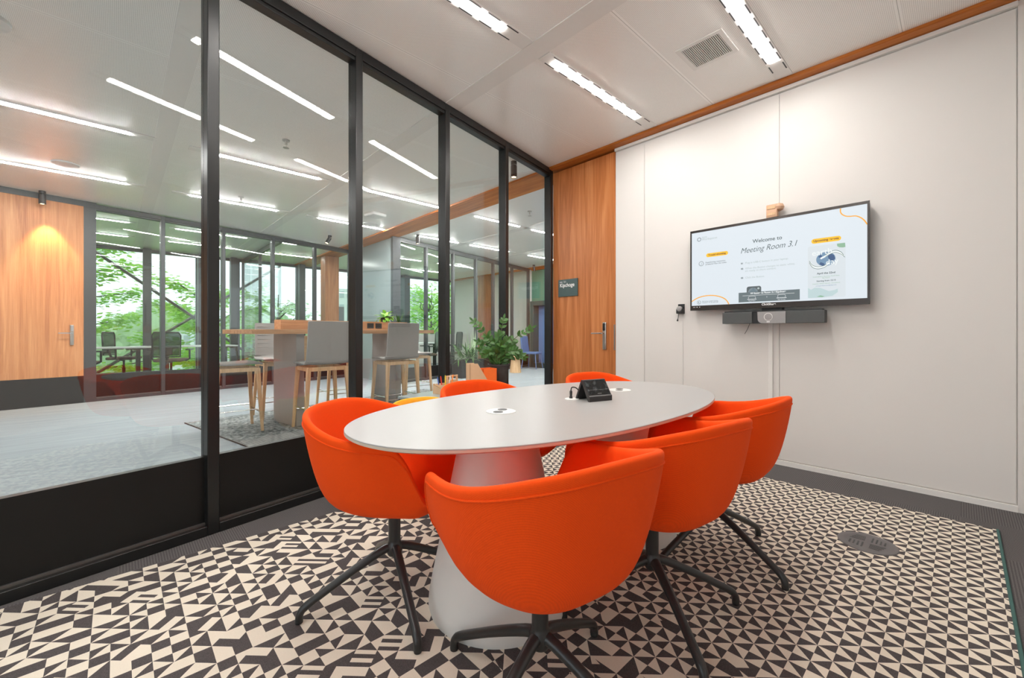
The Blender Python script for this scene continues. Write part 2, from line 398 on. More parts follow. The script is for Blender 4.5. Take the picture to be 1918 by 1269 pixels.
MB().box(-.0133, -.0125, .078, .118, .068, .074).build('sign_dash', M['sign_white'], sg)

# ---- glass partitions: every bay a window
def bay(idx, origin, th, s0, s1, z_top, mats, label, sub_kick=.40, depth=.09, rec=.04, mw=.055, post=None, kick=True):
    fr, gl, kp = mats
    o = thing('window_%d' % idx, label, 'window', (*origin, 0), th, None, 'structure')
    MB().box(s1-mw, s1, 0, depth, 0, z_top).build('mullion', M[fr], o, .004)
    MB().box(s0, s1-mw, 0, depth, z_top-.065, z_top).box(s0, s1-mw, .01, depth-.01, z_top-.09, z_top-.065).build('top_rail', M[fr], o, .003)
    MB().box(s0, s1-mw, 0, depth, 0, .05).build('bottom_rail', M[fr], o, .003)
    MB().box(s0, s1-mw, rec-.012, rec+.002, .05, .062).build('metal_strip', M['steel_line'], o)
    MB().box(s0, s1-mw, rec, depth-.01, .05, sub_kick).build('kick_panel', M[kp], o)
    MB().box(s0, s1-mw, rec+.008, rec+.018, sub_kick, z_top-.065).build('pane', M[gl], o)
    return o
ms = [-2.75, -.99, -.128, .734, 1.599, 2.46, 3.318, 4.224]
labs = ['leftmost glass bay of the meeting room partition, outside the picture', 'glass bay left of the first black mullion, outside the picture',
        'wide left glass bay of the meeting room partition in front of the oak panel', 'glass bay just left of the widest black mullion showing the far oak door',
        'glass bay right of the widest black mullion with the first bar stools', 'glass bay behind the table with the middle bar stool',
        'narrow glass bay with the coat stand beyond', 'glass bay behind the potted plant next to the oak door']
k = 1
for i in range(len(ms)-1):
    bay(k, G0, TH, ms[i] if i == 0 else ms[i], ms[i+1], 2.995, ('black_frame', 'glass', 'black_panel'), labs[i+1] if i else labs[0]); k += 1
# far side of the hall, first stretch
f0 = [0.0]+[(x+.28)/math.cos(TH) for x in ()]
sx = lambda x, x0=F0[0], th=TH: (x-x0)*1/math.cos(th)
fx = [-.29, .585, 1.46, 2.32, 3.18, 4.02]
flabs = ['first far glass bay right of the oak panel with trees behind', 'second far glass bay with the mesh chair behind', 'third far glass bay beside the steel bracing',
         'fourth far glass bay left of the timber post', 'fifth far glass bay before the grey end panel']
for i in range(5):
    bay(k, F0, TH, sx(fx[i])+(.055 if i == 0 else 0), sx(fx[i+1]), 2.985, ('grey_frame', 'far_glass', 'black_panel'), flabs[i], .40); k += 1
# grey jamb left of it, oak panel with door and its dark kick board
o = thing('door_2', 'wide oak veneer wall panel and door across the hall with lit cone of light', 'door', (*F0, 0), TH, None, 'structure')
MB().box(-3.9, -.09, 0, .06, .40, 2.93).build('door_leaf', M['veneer2'], o)
MB().box(-3.9, -.09, -.004, .06, 0, .40).build('kick_panel', M['black_panel'], o)
MB().box(-3.9, .045, -.012, .09, 2.92, 3.0).build('top_rail', M['grey_frame'], o)
MB().box(-.09, .045, -.004, .09, 0, 2.92).build('jamb', M['grey_frame'], o)
q = D.objects.new('handle_mount', None)
lk = MB().box(-.235, -.195, -.03, 0, .86, 1.155).build('lock_plate', M['steel'], o, .006)
MB().box(-.23, -.20, -.038, -.02, 1.06, 1.145).build('card_reader', M['grey_plastic'], lk, .004)
MB().tube([(-.215, -.02, 1.035), (-.215, -.065, 1.035), (-.36, -.065, 1.035)], .009, 8).build('lever', M['chrome'], lk)
# grey end panel of the left office block (runs away from the corner)
struct('wall_step', MB().box(4.07, 4.16, 7.86, 9.83, 0, 2.975), M['step_panel'], 'smooth grey panel at the corner where the far glass steps forward', 'wall')
struct('trim_8', MB().box(4.03, 4.2, 7.79, 7.88, 0, 2.975), M['grey_frame'], 'grey corner post at the end of the smooth panel', 'post')
# far stretch two
ex = [4.2, 4.98, 5.84, 6.69, 7.42, 8.32, 9.2]
elabs = ['far glass bay just right of the grey end panel', 'far glass bay in front of the coat stand', 'far glass bay with an office chair behind the planter',
         'far glass bay in front of the timber column', 'far glass bay behind the potted plant', 'last far glass bay beside the green wall']
for i in range(6):
    bay(k, E0, TH2, sx(ex[i], E0[0], TH2), sx(ex[i+1], E0[0], TH2), 2.985, ('grey_frame', 'far_glass', 'black_panel' if i else 'grey_frame'), elabs[i], .36 if i > 1 else .30, .08); k += 1
# glass screen between the two far offices
o = thing('window_%d' % k, 'glass screen between two far offices running toward the facade', 'window', (2.45, 9.55, 0), PI/2, None, 'structure'); k += 1
MB().box(0, 3.6, -.03, .03, 2.88, 2.98).build('top_rail', M['grey_frame'], o); MB().box(0, 3.6, -.03, .03, 0, .06).build('bottom_rail', M['grey_frame'], o)
MB().box(0, 3.6, -.006, .006, .06, 2.88).build('pane', M['far_glass'], o)
for i, s_ in enumerate((1.7, 3.55)): MB().box(s_, s_+.05, -.03, .03, .06, 2.88).build('mullion', M['grey_frame'], o)
# right wall of the hall end: green paint; beyond it the white wall of the far office
struct('wall_far_right', MB().box(9.33, 9.5, 9.06, 13.3, 0, 3), M['white_wall'], 'white end wall of the right far office', 'wall')
struct('wall_green', MB().box(9.33, 9.5, -1.3, 9.06, 0, 3), M['green_wall'], 'dark green painted wall at the hall end', 'wall')
struct('trim_9', MB().box(9.25, 9.33, -1.3, 9.0, 2.93, 2.975), M['timber'], 'timber edge strip above the green wall', 'trim')
struct('wall_hall_left', MB().box(-5.5, -5.4, 1.9, 13.3, 0, 3), M['white_wall'], 'white wall closing the left end of the hall', 'wall')
# facade at y = 13.2: posts and glass bays
fcx = [-5.3, -2.9, -.6, .5, 1.5, 2.32, 3.85, 5.5, 7.2, 8.85, 9.35]
for i in range(len(fcx)-1):
    a, b = fcx[i], fcx[i+1]
    o = thing('window_%d' % k, 'outer facade window, number of posts from the left end of the building: bay over the trees' if False else
              ['facade window far left, hidden behind the oak panel', 'facade window behind the oak panel edge', 'facade window filled by the nearest leafy tree',
               'facade window right of the nearest leafy tree', 'facade window beside the steel bracing corner', 'wide facade window looking at hazy trees',
               'facade window with the white hotel block outside', 'facade window hidden behind the grey end panel', 'facade window behind the coat stand',
               'facade window at the white end wall'][i], 'window', (0, 13.2, 0), 0, None, 'structure'); k += 1
    MB().box(b-.06, b+.06, -.05, .1, 0, 3.0).build('mullion', M['grey_frame'], o)
    MB().box(a+.06, b-.06, -.03, .08, 2.93, 3.0).build('top_rail', M['grey_frame'], o)
    MB().box(a+.06, b-.06, -.03, .08, 0, .12).build('bottom_rail', M['grey_frame'], o)
    MB().box(a+.06, b-.06, .02, .03, .12, 2.93).build('pane', M['far_glass'], o)
struct('wall_facade_edge', MB().box(-5.5, 9.5, 13.3, 13.45, -3.2, -.05), M['grey_frame'], 'edge of the floor slab outside the facade', 'wall')

# ================================================================ things: structure-like uprights
def column(x, y, wx, wy, mat, label, z1=2.975, group=None):
    return tag(MB().box(x-wx/2, x+wx/2, y-wy/2, y+wy/2, 0, z1).build('column', mat, None, .004), label, 'column', group)
column(4.0, 11.15, .34, .34, M['timber_z'], 'square timber column standing in the office left of the grey end panel')
column(9.2, 11.2, .24, .42, M['timber_z'], 'square timber column against the white wall of the right far office')
column(.5, 12.9, .15, .2, M['grey_frame'], 'dark steel facade post behind the mesh office chair')
column(1.5, 12.9, .11, .2, M['grey_frame'], 'slim dark facade post at the right end of the desk')
column(2.2, 12.95, .14, .2, M['grey_frame'], 'teal grey facade post left of the glass screen corner')
column(3.84, 12.9, .15, .2, M['grey_frame'], 'dark facade post left of the timber column')
column(4.75, 13.05, .12, .1, M['grey_frame'], 'slim facade post just left of the timber column')
column(7.18, 12.95, .2, .2, M['grey_frame'], 'dark facade post behind the spiky desk plant')
def brace(a, b, label):
    return tag(MB().tube([a, b], .035, 8).build('steel_brace', M['steel_line'], None), label, 'brace', 'diagonal bracing outside the facade')
brace((-1.6, 13.75, 3.9), (2.6, 13.75, .52), 'steel bracing rod falling to the right outside the left office windows')
brace((-.6, 13.9, -.1), (3.9, 13.9, 3.3), 'steel bracing rod rising to the right outside the left office windows')

# ================================================================ ceiling lights
def strip(x0, x1, hx0, hx1, y, mat, label, group, slots=True):
    o = thing('ceiling_light', label, 'ceiling light', (0, y, 3.0), 0, group)
    MB().box(hx0, hx1, -.055, .055, -.008, 0).build('housing', M['white_trim'], o, .001)
    hw_ = .026 if slots else .018
    MB().box(x0, x1, -hw_, hw_, -.0135, -.008).build('diffuser', mat, o)
    if slots:
        m = MB(); x = hx0+.06
        while x < hx1-.12:
            for s in (-1, 1): m.box(x, x+.10, s*.044-.004, s*.044+.004, -.0092, -.008)
            x += .155
        m.build('air_slots', M['black_plastic'], o)
    return o
for args in ((2.30, 3.44, 2.19, 3.70, 2.01, 'recessed strip light near the far corner of the meeting room'), (2.30, 3.44, 2.19, 3.70, .92, 'recessed strip light beside the ceiling vent and timber beam'),
             (.66, 1.80, .50, 2.03, 2.01, 'recessed strip light at the top beside the glass partition'), (.66, 1.80, .50, 2.03, .92, 'recessed strip light above the camera, seen only mirrored in the glass'),
             (-1.05, .10, -1.2, .27, 2.01, 'added strip light out of the picture on the left beside the glass, brightening the room'), (-1.05, .0, -1.2, .27, .92, 'added strip light out of the picture left of the camera, brightening the room')):  # these two strips are added out of view to brighten the room
    strip(*args[:5], M['strip_room'], args[5], 'meeting room strip lights')
hl = []
for y in (5.57, 7.49):
    for a, b in ((-1.05, .09), (.75, 1.86), (2.5, 3.68), (4.38, 5.4), (5.75, 6.9), (7.6, 8.8)):
        hl.append((a, b, y))
names = ['left end', 'left of the widest mullion', 'above the first bar stool', 'just beyond the timber beam', 'above the coat stand side', 'by the green wall']
for i, (a, b, y) in enumerate(hl):
    strip(a, b, a-.2 if i % 6 else a, b+.2, y, M['strip_hall'], 'thin hall strip light, %s row, %s' % ('nearer' if y < 6 else 'farther', names[i % 6]), 'hall strip lights', slots=False)
for j, y in enumerate((10.1, 11.6)):
    for i, a in enumerate((-1.0, .8, 2.6, 4.9, 6.6)):
        strip(a, a+1.15, a-.1, a+1.25, y, M['strip_office'], 'office strip light beyond the far glass, %s row, %s' % (['front', 'rear'][j], ['far left', 'above the mesh chairs', 'left of the timber column', 'right of the grey panel', 'above the coat stand'][i]), 'office strip lights', slots=False)

# ceiling fittings
o = thing('ceiling_vent', 'square louvred air vent in the meeting room ceiling', 'vent', (2.98, 1.205, 3.0))
MB().box(-.155, -.125, -.155, .155, -.006, 0).box(.125, .155, -.155, .155, -.006, 0).box(-.125, .125, -.155, -.125, -.006, 0).box(-.125, .125, .125, .155, -.006, 0).build('frame', M['white_trim'], o)
MB().box(-.125, .125, -.125, .125, -.002, 0).build('backing', M['charcoal'], o)
m = MB()
for i in range(22): m.box(-.125, .125, -.122+i*.0114, -.1165+i*.0114, -.005, -.002)
m.build('louvre', M['white_trim'], o)
def sprinkler(x, y, label):
    o = thing('sprinkler', label, 'sprinkler', (x, y, 3.0), 0, 'hall sprinklers')
    MB().lathe([(.035, 0), (.035, -.012), (.012, -.014), (.012, -.05), (.006, -.052)], 16).build('body', M['steel'], o)
    MB().lathe([(.003, -.05), (.003, -.075), (.03, -.077), (.03, -.081), (.001, -.082)], 12).build('deflector', M['steel'], o)
sprinkler(1.25, 4.69, 'steel sprinkler on the hall ceiling nearest to the glass'); sprinkler(1.3, 7.1, 'steel sprinkler on the hall ceiling farther from the glass'); sprinkler(4.85, 4.755, 'steel sprinkler on the hall ceiling seen through the pane by the oak door')
def spot(x, y, z, tilt, label, light=0):
    o = thing('ceiling_spotlight', label, 'spotlight', (x, y, 3.0), 0, 'black ceiling spotlights')
    MB().lathe([(.035, 0), (.035, -.035), (.012, -.036), (.012, -.06)], 20).build('mount', M['black_plastic'], o)
    m = MB(); m.m = Matrix.Translation((0, 0, -.05)) @ Matrix.Rotation(tilt, 4, 'Y'); m.lathe([(.036, 0), (.036, -.13), (.028, -.13), (.028, -.12)], 20); m.build('barrel', M['black_plastic'], o)
    m = MB(); m.m = Matrix.Translation((0, 0, -.05)) @ Matrix.Rotation(tilt, 4, 'Y'); m.lathe([(.027, -.119), (.027, -.122)], 16); m.build('lamp', M['spot_glow'], o)
    if light:
        L = D.lights.new('spot_beam', 'SPOT'); L.energy = light; L.color = (1, .52, .20); L.spot_size = R(62); L.spot_blend = .55; L.shadow_soft_size = .03
        lo = D.objects.new('spot_beam', L); C.objects.link(lo); lo.location = (x+.05, y-.02, 2.75); lo.rotation_euler = (R(12), 0, 0)
spot(-.76, 8.70, 3, 0, 'black spotlight washing the oak panel with orange light', SPOT_W)
spot(3.31, 3.45+.05, 3, 0, 'black cylinder spotlight behind the narrow pane by the oak door', 12)
spot(3.13, 8.72, 3, .5, 'tilted black spotlight in front of the far glass')
spot(4.39, 7.45, 3, 0, 'black spotlight by the grey corner post', 20)
spot(8.84, 8.5, 3, -.2, 'black spotlight near the green wall')
def disc(x, y, r, label, mat='white_plastic', name='ceiling_speaker'):
    return tag(MB().lathe([(r, 0), (r*.97, -.012), (r*.6, -.018), (.001, -.018)], 28).build(name, M[mat], None), label, 'ceiling fitting')
a = disc(0, 0, .12, 'flat white round speaker in the hall ceiling above the left strip light'); a.location = (-.44, 7.1, 3.0)
a = disc(0, 0, .14, 'white round air diffuser in the hall ceiling by the middle mullion'); a.location = (3.33, 7.3, 3.0)
o = thing('exit_sign', 'white oval emergency sign with green pictogram at the left ceiling edge', 'sign', (-.62, 4.14, 3.0))
MB().lathe([(.13, 0), (.125, -.02), (.001, -.022)], 28).build('cover', M['white_plastic'], o)
MB().box(-.05, .07, -.04, .04, -.026, -.021).build('pictogram', M['exit_green'], o)
o = thing('ceiling_router', 'flat white square box on the hall ceiling before the beam', 'router', (3.1, 6.6, 3.0), TH)
MB().box(-.13, .13, -.13, .13, -.05, 0).build('case', M['white_plastic'], o, .02, seg=3)

# ================================================================ meeting room rug, floor box
o = thing('patterned_rug', 'cream and charcoal rug of small triangles under the table', 'rug', (0, 0, 0))
MB().prism([(-1.6, -.128), (3.385, -.128), (3.385, 2.50), (-1.6, 2.46)], 0, .008).build('pile', M['rug'], o)
m = MB(); m.tube([(-1.6, -.134, .006), (3.385, -.134, .006)], .0065, 6); m.build('border', plain('green_binding', lin(60, 95, 90), .9), o)
o = thing('floor_outlet', 'round grey floor grille set in the rug by the white wall', 'floor outlet', (2.70, .315, .008))
MB().lathe([(.118, 0), (.116, .004), (.09, .006), (.088, .005), (.001, .005)], 40).build('lid', plain('grey_cast_lid', (.14, .13, .13), .5, .2), o)
m = MB()
for q_ in range(4):
    m.m = Matrix.Rotation(q_*PI/2, 4, 'Z')
    for i in range(4): m.box(.012+i*.016, .019+i*.016, .012, .07-i*.006, .005, .0058)
m.build('slots', M['black_plastic'], o)

# ================================================================ meeting table
TX, TY, TZ = 1.517, 1.249, .73
t = thing('meeting_table', 'long white oval meeting table with two cone pedestals', 'table', (TX, TY, 0))
def sell(a, b, n=2.2, N=120):
    out = []
    for i in range(N):
        th = 2*PI*i/N; c_, s_ = math.cos(th), math.sin(th)
        out.append((a*math.copysign(abs(c_)**(2/n), c_), b*math.copysign(abs(s_)**(2/n), s_)))
    return out
m = MB(); lay = [(1.0, .515, -.0006), (1.0, .515, -.007)]
A_ = sell(.9985, .5135); B_ = sell(1.0, .515)
n = len(A_)
vs = [(x, y, TZ) for x, y in A_]+[(x, y, TZ-.0015) for x, y in B_]+[(x, y, TZ-.004) for x, y in B_]
m.add(vs+[(0, 0, TZ)], [(i, (i+1) % n, 3*n) for i in range(n)]+[(j*n+i, (j+1)*n+i, (j+1)*n+(i+1) % n, j*n+(i+1) % n) for j in range(2) for i in range(n)])
m.build('table_top', M['table_white'], t)
B2 = sell(1.0, .515); B3 = sell(.975, .49)
m = MB(); m.add([(x, y, TZ-.004) for x, y in B2]+[(x, y, TZ-.012) for x, y in B2]+[(x, y, TZ-.022) for x, y in B3]+[(0, 0, TZ-.022)],
                [(j*n+i, (j+1)*n+i, (j+1)*n+(i+1) % n, j*n+(i+1) % n) for j in range(2) for i in range(n)]+[(2*n+(i+1) % n, 2*n+i, 3*n) for i in range(n)])
m.build('edge_band', M['table_edge'], t)
for px in (1.085, 1.975):
    MB().lathe([(.262, .008), (.268, .03), (.266, .06), (.255, .12), (.228, .25), (.196, .42), (.163, .58), (.150, .66), (.148, TZ-.023)], 56, (px-TX, 1.235-TY)).build('pedestal', M['concrete_white'], t)
def grommet(x, y, label):
    o = thing('socket_grommet', label, 'table socket', (x, y, TZ), 0, 'round sockets in the table top')
    MB().lathe([(.060, .0), (.060, .002), (.057, .0032), (.001, .0032)], 40).build('cover', M['white_plastic'], o)
    for dx, dy in ((-.026, -.012), (.022, .016)):
        MB().lathe([(.020, .0032), (.020, .0042), (.001, .0042)], 24, (dx, dy)).build('socket', M['black_plastic'], o)
grommet(1.128, 1.268, 'round white socket plate with two black holes near the left of the table top'); grommet(2.02, 1.285, 'round white socket plate behind the black touch panel')
o = thing('cable_grommet', 'small white round grommet with a black plug beside the touch panel', 'cable outlet', (1.583, 1.27, TZ))
MB().lathe([(.034, 0), (.034, .0025), (.031, .0035), (.001, .0035)], 32).build('cover', M['white_plastic'], o)
MB().lathe([(.008, .0035), (.008, .012), (.006, .014), (.007, .036), (.003, .042)], 14, (0, .006)).build('plug', M['black_plastic'], o)
o = thing('touch_panel', 'black wedge-shaped touch controller standing on the table', 'touch panel', (1.633, 1.139, TZ), math.atan2(-.034, .124))
MB().prism([(-.064, 0), (.064, 0), (.064, .0), (-.064, .0)], 0, 0) if False else None
m = MB()
pr = [(0, .0), (0, .024), (.006, .028), (.052, .094), (.060, .096), (.066, .092), (.108, .004), (.108, 0), (.10, 0), (.058, .082), (.012, .0)]
N_ = len(pr); m.add([(-.066, y, z) for y, z in pr]+[(.066, y, z) for y, z in pr], [tuple(range(N_)), tuple(range(2*N_-1, N_-1, -1))]+[(i, N_+i, N_+(i+1) % N_, (i+1) % N_) for i in range(N_)])
m.build('case', M['black_plastic'], o, smooth=20)
def slab(u0, u1, v0, v1, off):   # on the sloping face
    a = Vector((0, .006, .028)); b = Vector((0, .052, .094)); d = (b-a); nn = Vector((0, -d.z, d.y)).normalized()
    P = lambda u, v: a+d*v+Vector((u, 0, 0))+nn*off
    return [P(u0, v0), P(u1, v0), P(u1, v1), P(u0, v1)]
m = MB(); m.hexa(slab(-.060, .060, .04, .97, .0), slab(-.060, .060, .04, .97, .0012)); 
tscr = NT('dark_glossy_display'); tscr.base(tscr.ramp(tscr.noise(tscr.coord(), 38, 3), [(.5, (.016, .017, .018)), (.72, (.09, .10, .105))]), .15); m.build('display', tscr.m, o)
m = MB(); m.hexa(slab(-.060, .060, .34, .348, .001), slab(-.060, .060, .34, .348, .0018)); m.hexa(slab(-.012, .012, .09, .11, .001), slab(-.012, .012, .09, .11, .0018)); m.build('display_marks', M['grey_plastic'], o)
tag(MB().tube(crom([(1.583, 1.276, TZ+.04), (1.588, 1.274, TZ+.055), (1.605, 1.262, TZ+.052), (1.622, 1.25, TZ+.03), (1.640, 1.245, TZ+.008)], 5), .0028, 8).build('power_cable', M['black_plastic'], None), 'short black cable looping from the plug to the touch panel', 'cable')

# ================================================================ shell chairs
RIM = [(0, -.306, .755), (.08, -.303, .754), (.155, -.284, .747), (.218, -.240, .733), (.262, -.170, .710), (.288, -.085, .688), (.296, .0, .675), (.291, .08, .669), (.278, .145, .658),
       (.262, .185, .610), (.243, .207, .545), (.215, .224, .482), (.165, .236, .450), (.09, .243, .438), (0, .245, .435)]
def rim_curve(n=4):
    h = crom(RIM, n); return h+[Vector((-p.x, p.y, p.z)) for p in reversed(h[1:-1])]
PROF = [(.22, 0), (.40, .0), (.54, .012), (.66, .05), (.755, .13), (.83, .26), (.89, .43), (.94, .62), (.98, .81), (1.0, .93), (1.012, 1.0)]
def shell():
    rim = rim_curve(); N = len(rim); c = Vector((0, -.005, 0)); vs = []; rows = 0
    def ring(sc_, k_, zb, inset=0, dz=0):
        nonlocal rows
        for p in rim:
            d = Vector((p.x-c.x, p.y-c.y, 0)); L = d.length; dd = d.normalized()
            h = c+dd*(L*sc_-inset); vs.append((h.x, h.y, zb+(p.z-zb)*k_+dz))
        rows += 1
    for a, b in PROF: ring(a, b, .384)
    ring(1.012, 1, .384, .004, .009); ring(1.012, 1, .384, .013, .0135); ring(1.012, 1, .384, .022, .010)
    for i, (a, b) in enumerate(reversed(PROF)): ring(a, b, .432, .028, 0)
    fs = [(j*N+i, j*N+(i+1) % N, (j+1)*N+(i+1) % N, (j+1)*N+i) for j in range(rows-1) for i in range(N)]
    fs = [f[::-1] for f in fs]
    b0 = len(vs); vs += [(0, -.005, .384), (0, -.005, .432)]
    fs += [(b0, i, (i+1) % N) for i in range(N)]; L0 = (rows-1)*N; fs += [(b0+1, L0+(i+1) % N, L0+i) for i in range(N)]
    m = MB(); m.add(vs, fs); return m
def piping():
    rim = rim_curve(); c = Vector((0, -.005, 0)); pts = []
    for p in rim:
        d = Vector((p.x, p.y-c.y, 0)); dd = d.normalized(); h = c+dd*(d.length*.999+.001); pts.append(Vector((h.x, h.y, .384+(p.z-.384)*.945)))
    pts.append(pts[0]); m = MB(); m.tube(pts, .0032, 6, cap=False); return m
LEG = crom([(.012, 0, .205), (.05, 0, .196), (.15, 0, .150), (.25, 0, .098), (.305, 0, .068), (.327, 0, .052), (.336, 0, .034), (.337, 0, .016)], 3)
def make_chair(mat, label, group='orange swivel chairs around the table', hub_drop=0.0):
    o = thing('swivel_armchair', label, 'chair', (0, 0, 0), 0, group)
    s = shell().build('seat_shell', mat, o, smooth=60); sb = s.modifiers.new('sub', 'SUBSURF'); sb.levels = 1; sb.render_levels = 1
    piping().build('piping', mat, o, smooth=80)
    MB().lathe([(.022, .19), (.0235, .205), (.0235, .372)], 24).build('column', M['dark_metal'], o)
    MB().lathe([(.006, .168), (.024, .172), (.031, .185), (.031, .212), (.0245, .222), (.0235, .23)], 24).build('hub', M['dark_metal'], o)
    for k_ in range(4):
        l = MB().tube(LEG, [.0155+.0035*max(0, 1-i/8) if i < 15 else .0145 for i in range(len(LEG))], 12, .9).build('leg', M['dark_metal'], o, smooth=80)
        l.rotation_euler = (0, 0, k_*PI/2)
        MB().lathe([(.011, .009), (.013, .010), (.013, .018)], 12, (.337, 0)).build('glide', M['black_plastic'], l)
    return o
def pose(o, x, y, face, legdir):   # face: world angle the chair looks at (deg); legdir: world angle of one leg
    rz = R(face)-PI/2; o.location = (x, y, 0); o.rotation_euler = (0, 0, rz); k_ = 0
    for ch in o.children:
        if ch.name.startswith('leg'): ch.rotation_euler = (0, 0, R(legdir)+k_*PI/2-rz); k_ += 1
ch = make_chair(M['orange'], 'orange armchair nearest the camera, its back turned to us')
c1 = dup(ch, (0, 0, 0), 0, 'orange armchair at the left end of the table beside the glass')
c3 = dup(ch, (0, 0, 0), 0, 'orange armchair second along the near side, overlapped by the nearest one')
c4 = dup(ch, (0, 0, 0), 0, 'orange armchair at the right near side closest to the white wall')
c5 = dup(ch, (0, 0, 0), 0, 'orange armchair behind the table in front of the stationery shelf')
c6 = dup(ch, (0, 0, 0), 0, 'orange armchair behind the table in front of the oak door')
pose(ch, .8625, .805, 81, 9.7); pose(c1, .80, 1.534, -56, 75); pose(c3, 1.455, .7875, 81, 54); pose(c4, 2.07, .808, 92, 73)
pose(c5, 1.50, 1.69, -90, 30); pose(c6, 2.36, 1.53, -100, 20)
cy = thing('lounge_chair', 'low yellow armchair standing behind the left end of the table', 'chair', (1.42, 2.22, -.035), 0); cy.scale = (.85, .85, .85)
s = shell().build('seat_shell', M['yellow'], cy, smooth=60); s.modifiers.new('sub', 'SUBSURF').render_levels = 1
piping().build('piping', M['yellow'], cy, smooth=80)
MB().lathe([(.21, .042), (.21, .055), (.03, .068), (.0235, .08), (.0235, .372)], 28).build('pedestal', M['dark_metal'], cy)
cy.rotation_euler = (0, 0, R(-95)-PI/2)

# ================================================================ television wall
tv = thing('television', 'wall-mounted television showing a welcome slide', 'television', (0, 0, 0))
MB().box(3.748, 3.80, .428, 1.652, 1.242, 1.944).build('case', M['black_plastic'], tv, .004)
MB().box(3.741, 3.750, .424, 1.656, 1.928, 1.948).box(3.741, 3.750, .424, 1.656, 1.240, 1.283).box(3.741, 3.750, .424, .437, 1.283, 1.928).box(3.741, 3.750, 1.644, 1.656, 1.283, 1.928).build('bezel', plain('dark_brown_bezel', (.045, .036, .032), .25, .3), tv)
MB().box(3.80, 3.83, .8, 1.3, 1.4, 1.8).build('wall_bracket', M['black_plastic'], tv)
scr = MB().box(3.744, 3.748, .437, 1.644, 1.283, 1.928).build('screen', M['screen'], tv)
XS = 3.7438
def flat(pts, off=0):   # polygon in the (y,z) plane of the screen
    m = MB(); n = len(pts); x = XS-off
    m.add([(x, y, z) for y, z in pts]+[(x+.0003, y, z) for y, z in pts], [tuple(range(n)), tuple(range(2*n-1, n-1, -1))]+[(i, n+i, n+(i+1) % n, (i+1) % n) for i in range(n)]); return m
def rrect(y0, y1, z0, z1, r, n=6):
    out = []
    for cy_, cz_, a0 in ((y1-r, z1-r, 0), (y0+r, z1-r, 90), (y0+r, z0+r, 180), (y1-r, z0+r, 270)):
        for i in range(n+1): t_ = R(a0+90*i/n); out.append((cy_+r*math.cos(t_), cz_+r*math.sin(t_)))
    return out
def ribbon(pts, wd, off=0, clip=None):
    P = [Vector((0, *p)) for p in pts]; m = MB(); x = XS-off
    P = crom(P, 8); L = []; Rr = []
    for i, p in enumerate(P):
        d = (P[min(i+1, len(P)-1)]-P[max(i-1, 0)]).normalized(); nn = Vector((0, -d.z, d.y))*wd/2
        L.append(p+nn); Rr.append(p-nn)
    vs = [(x, q.y, q.z) for q in L]+[(x, q.y, q.z) for q in Rr]; n = len(P)
    m.add(vs, [(i, i+1, n+i+1, n+i) for i in range(n-1)]); return m
def circ(cy_, cz_, r, n=28, a0=0, a1=360, rz=None): return [(cy_+r*math.cos(R(a0+(a1-a0)*i/n)), cz_+(rz or r)*math.sin(R(a0+(a1-a0)*i/n))) for i in range(n+(0 if a1-a0 == 360 else 1))]
def join(parts):
    m = MB()
    for p in parts: m.add(p.v, p.f)
    return m
def T(body, size, mat, y, z, shear=0, align='LEFT', offset=0, sx=1, off=.0006, ang=0):
    rot = ROT @ Matrix.Rotation(ang, 3, 'Z').to_quaternion()
    return text(body, size, scr, M[mat], 'slide_text', (XS-off, y, z), rot, shear, align, offset, .0002, sx)
ringpts = circ(1.578, 1.865, .015)+[]
ribbon(ringpts+[ringpts[0]], .004, .0003).build('logo_ring', M['s_text_dark'], scr)
T('EDGE', .018, 's_text_grey', 1.555, 1.872); T('Workspaces', .027, 's_text_grey', 1.555, 1.852, sx=.95)
T('Welcome to', .041, 's_text_dark', 1.150, 1.768, offset=.0004, sx=.98)
T('Meeting Room 3.1', .062, 's_text_dark', 1.242, 1.695, shear=.35, sx=.86, ang=.02, offset=-.0004)
T('01', .017, 's_text_dark', 1.237, 1.607, offset=.0006); T('02', .017, 's_text_dark', 1.237, 1.563, offset=.0006); T('03', .017, 's_text_dark', 1.237, 1.488, offset=.0006)
T('Plug in USB-C button in your laptop.', .0205, 's_text_grey', 1.205, 1.607); T('When the Button changes to static white,\nit\'s ready to share content.', .0205, 's_text_grey', 1.205, 1.562); T('Click the Button.', .0205, 's_text_grey', 1.205, 1.487)
join([flat(rrect(1.338, 1.517, 1.700, 1.733, .016), .0003), flat(rrect(.580, .755, 1.700, 1.735, .017), .0003)]).build('yellow_pill', M['s_pill'], scr)
T('Troubleshooting', .0215, 's_maroon', 1.428, 1.710, align='CENTER', offset=.0006); T('Upcoming events', .0215, 's_maroon', .668, 1.712, align='CENTER', offset=.0006)
rp = circ(1.56, 1.650, .019); ribbon(rp+[rp[0]], .003, .0003).build('info_icon', M['s_text_dark'], scr); T('i', .028, 's_text_dark', 1.5635, 1.640, shear=.3)
T('Experiencing connection\nproblems? Scan the codes.', .0165, 's_text_dark', 1.523, 1.650)
rp = circ(1.58, 1.311, .015); ribbon(rp+[rp[0]], .0025, .0003).build('phone_icon', M['s_text_dark'], scr)
ribbon([(1.584, 1.318), (1.583, 1.308), (1.575, 1.303)], .004, .0003).build('phone_icon', M['s_text_dark'], scr)
T('Still having trouble? Call the\nreception: +31 20 220 0180', .012, 's_text_dark', 1.553, 1.315)
ribbon([(1.644, 1.322), (1.60, 1.347), (1.545, 1.363), (1.48, 1.367), (1.42, 1.357), (1.37, 1.335), (1.345, 1.310), (1.331, 1.284)], .008, .0003).build('orange_curve', M['s_line'], scr)
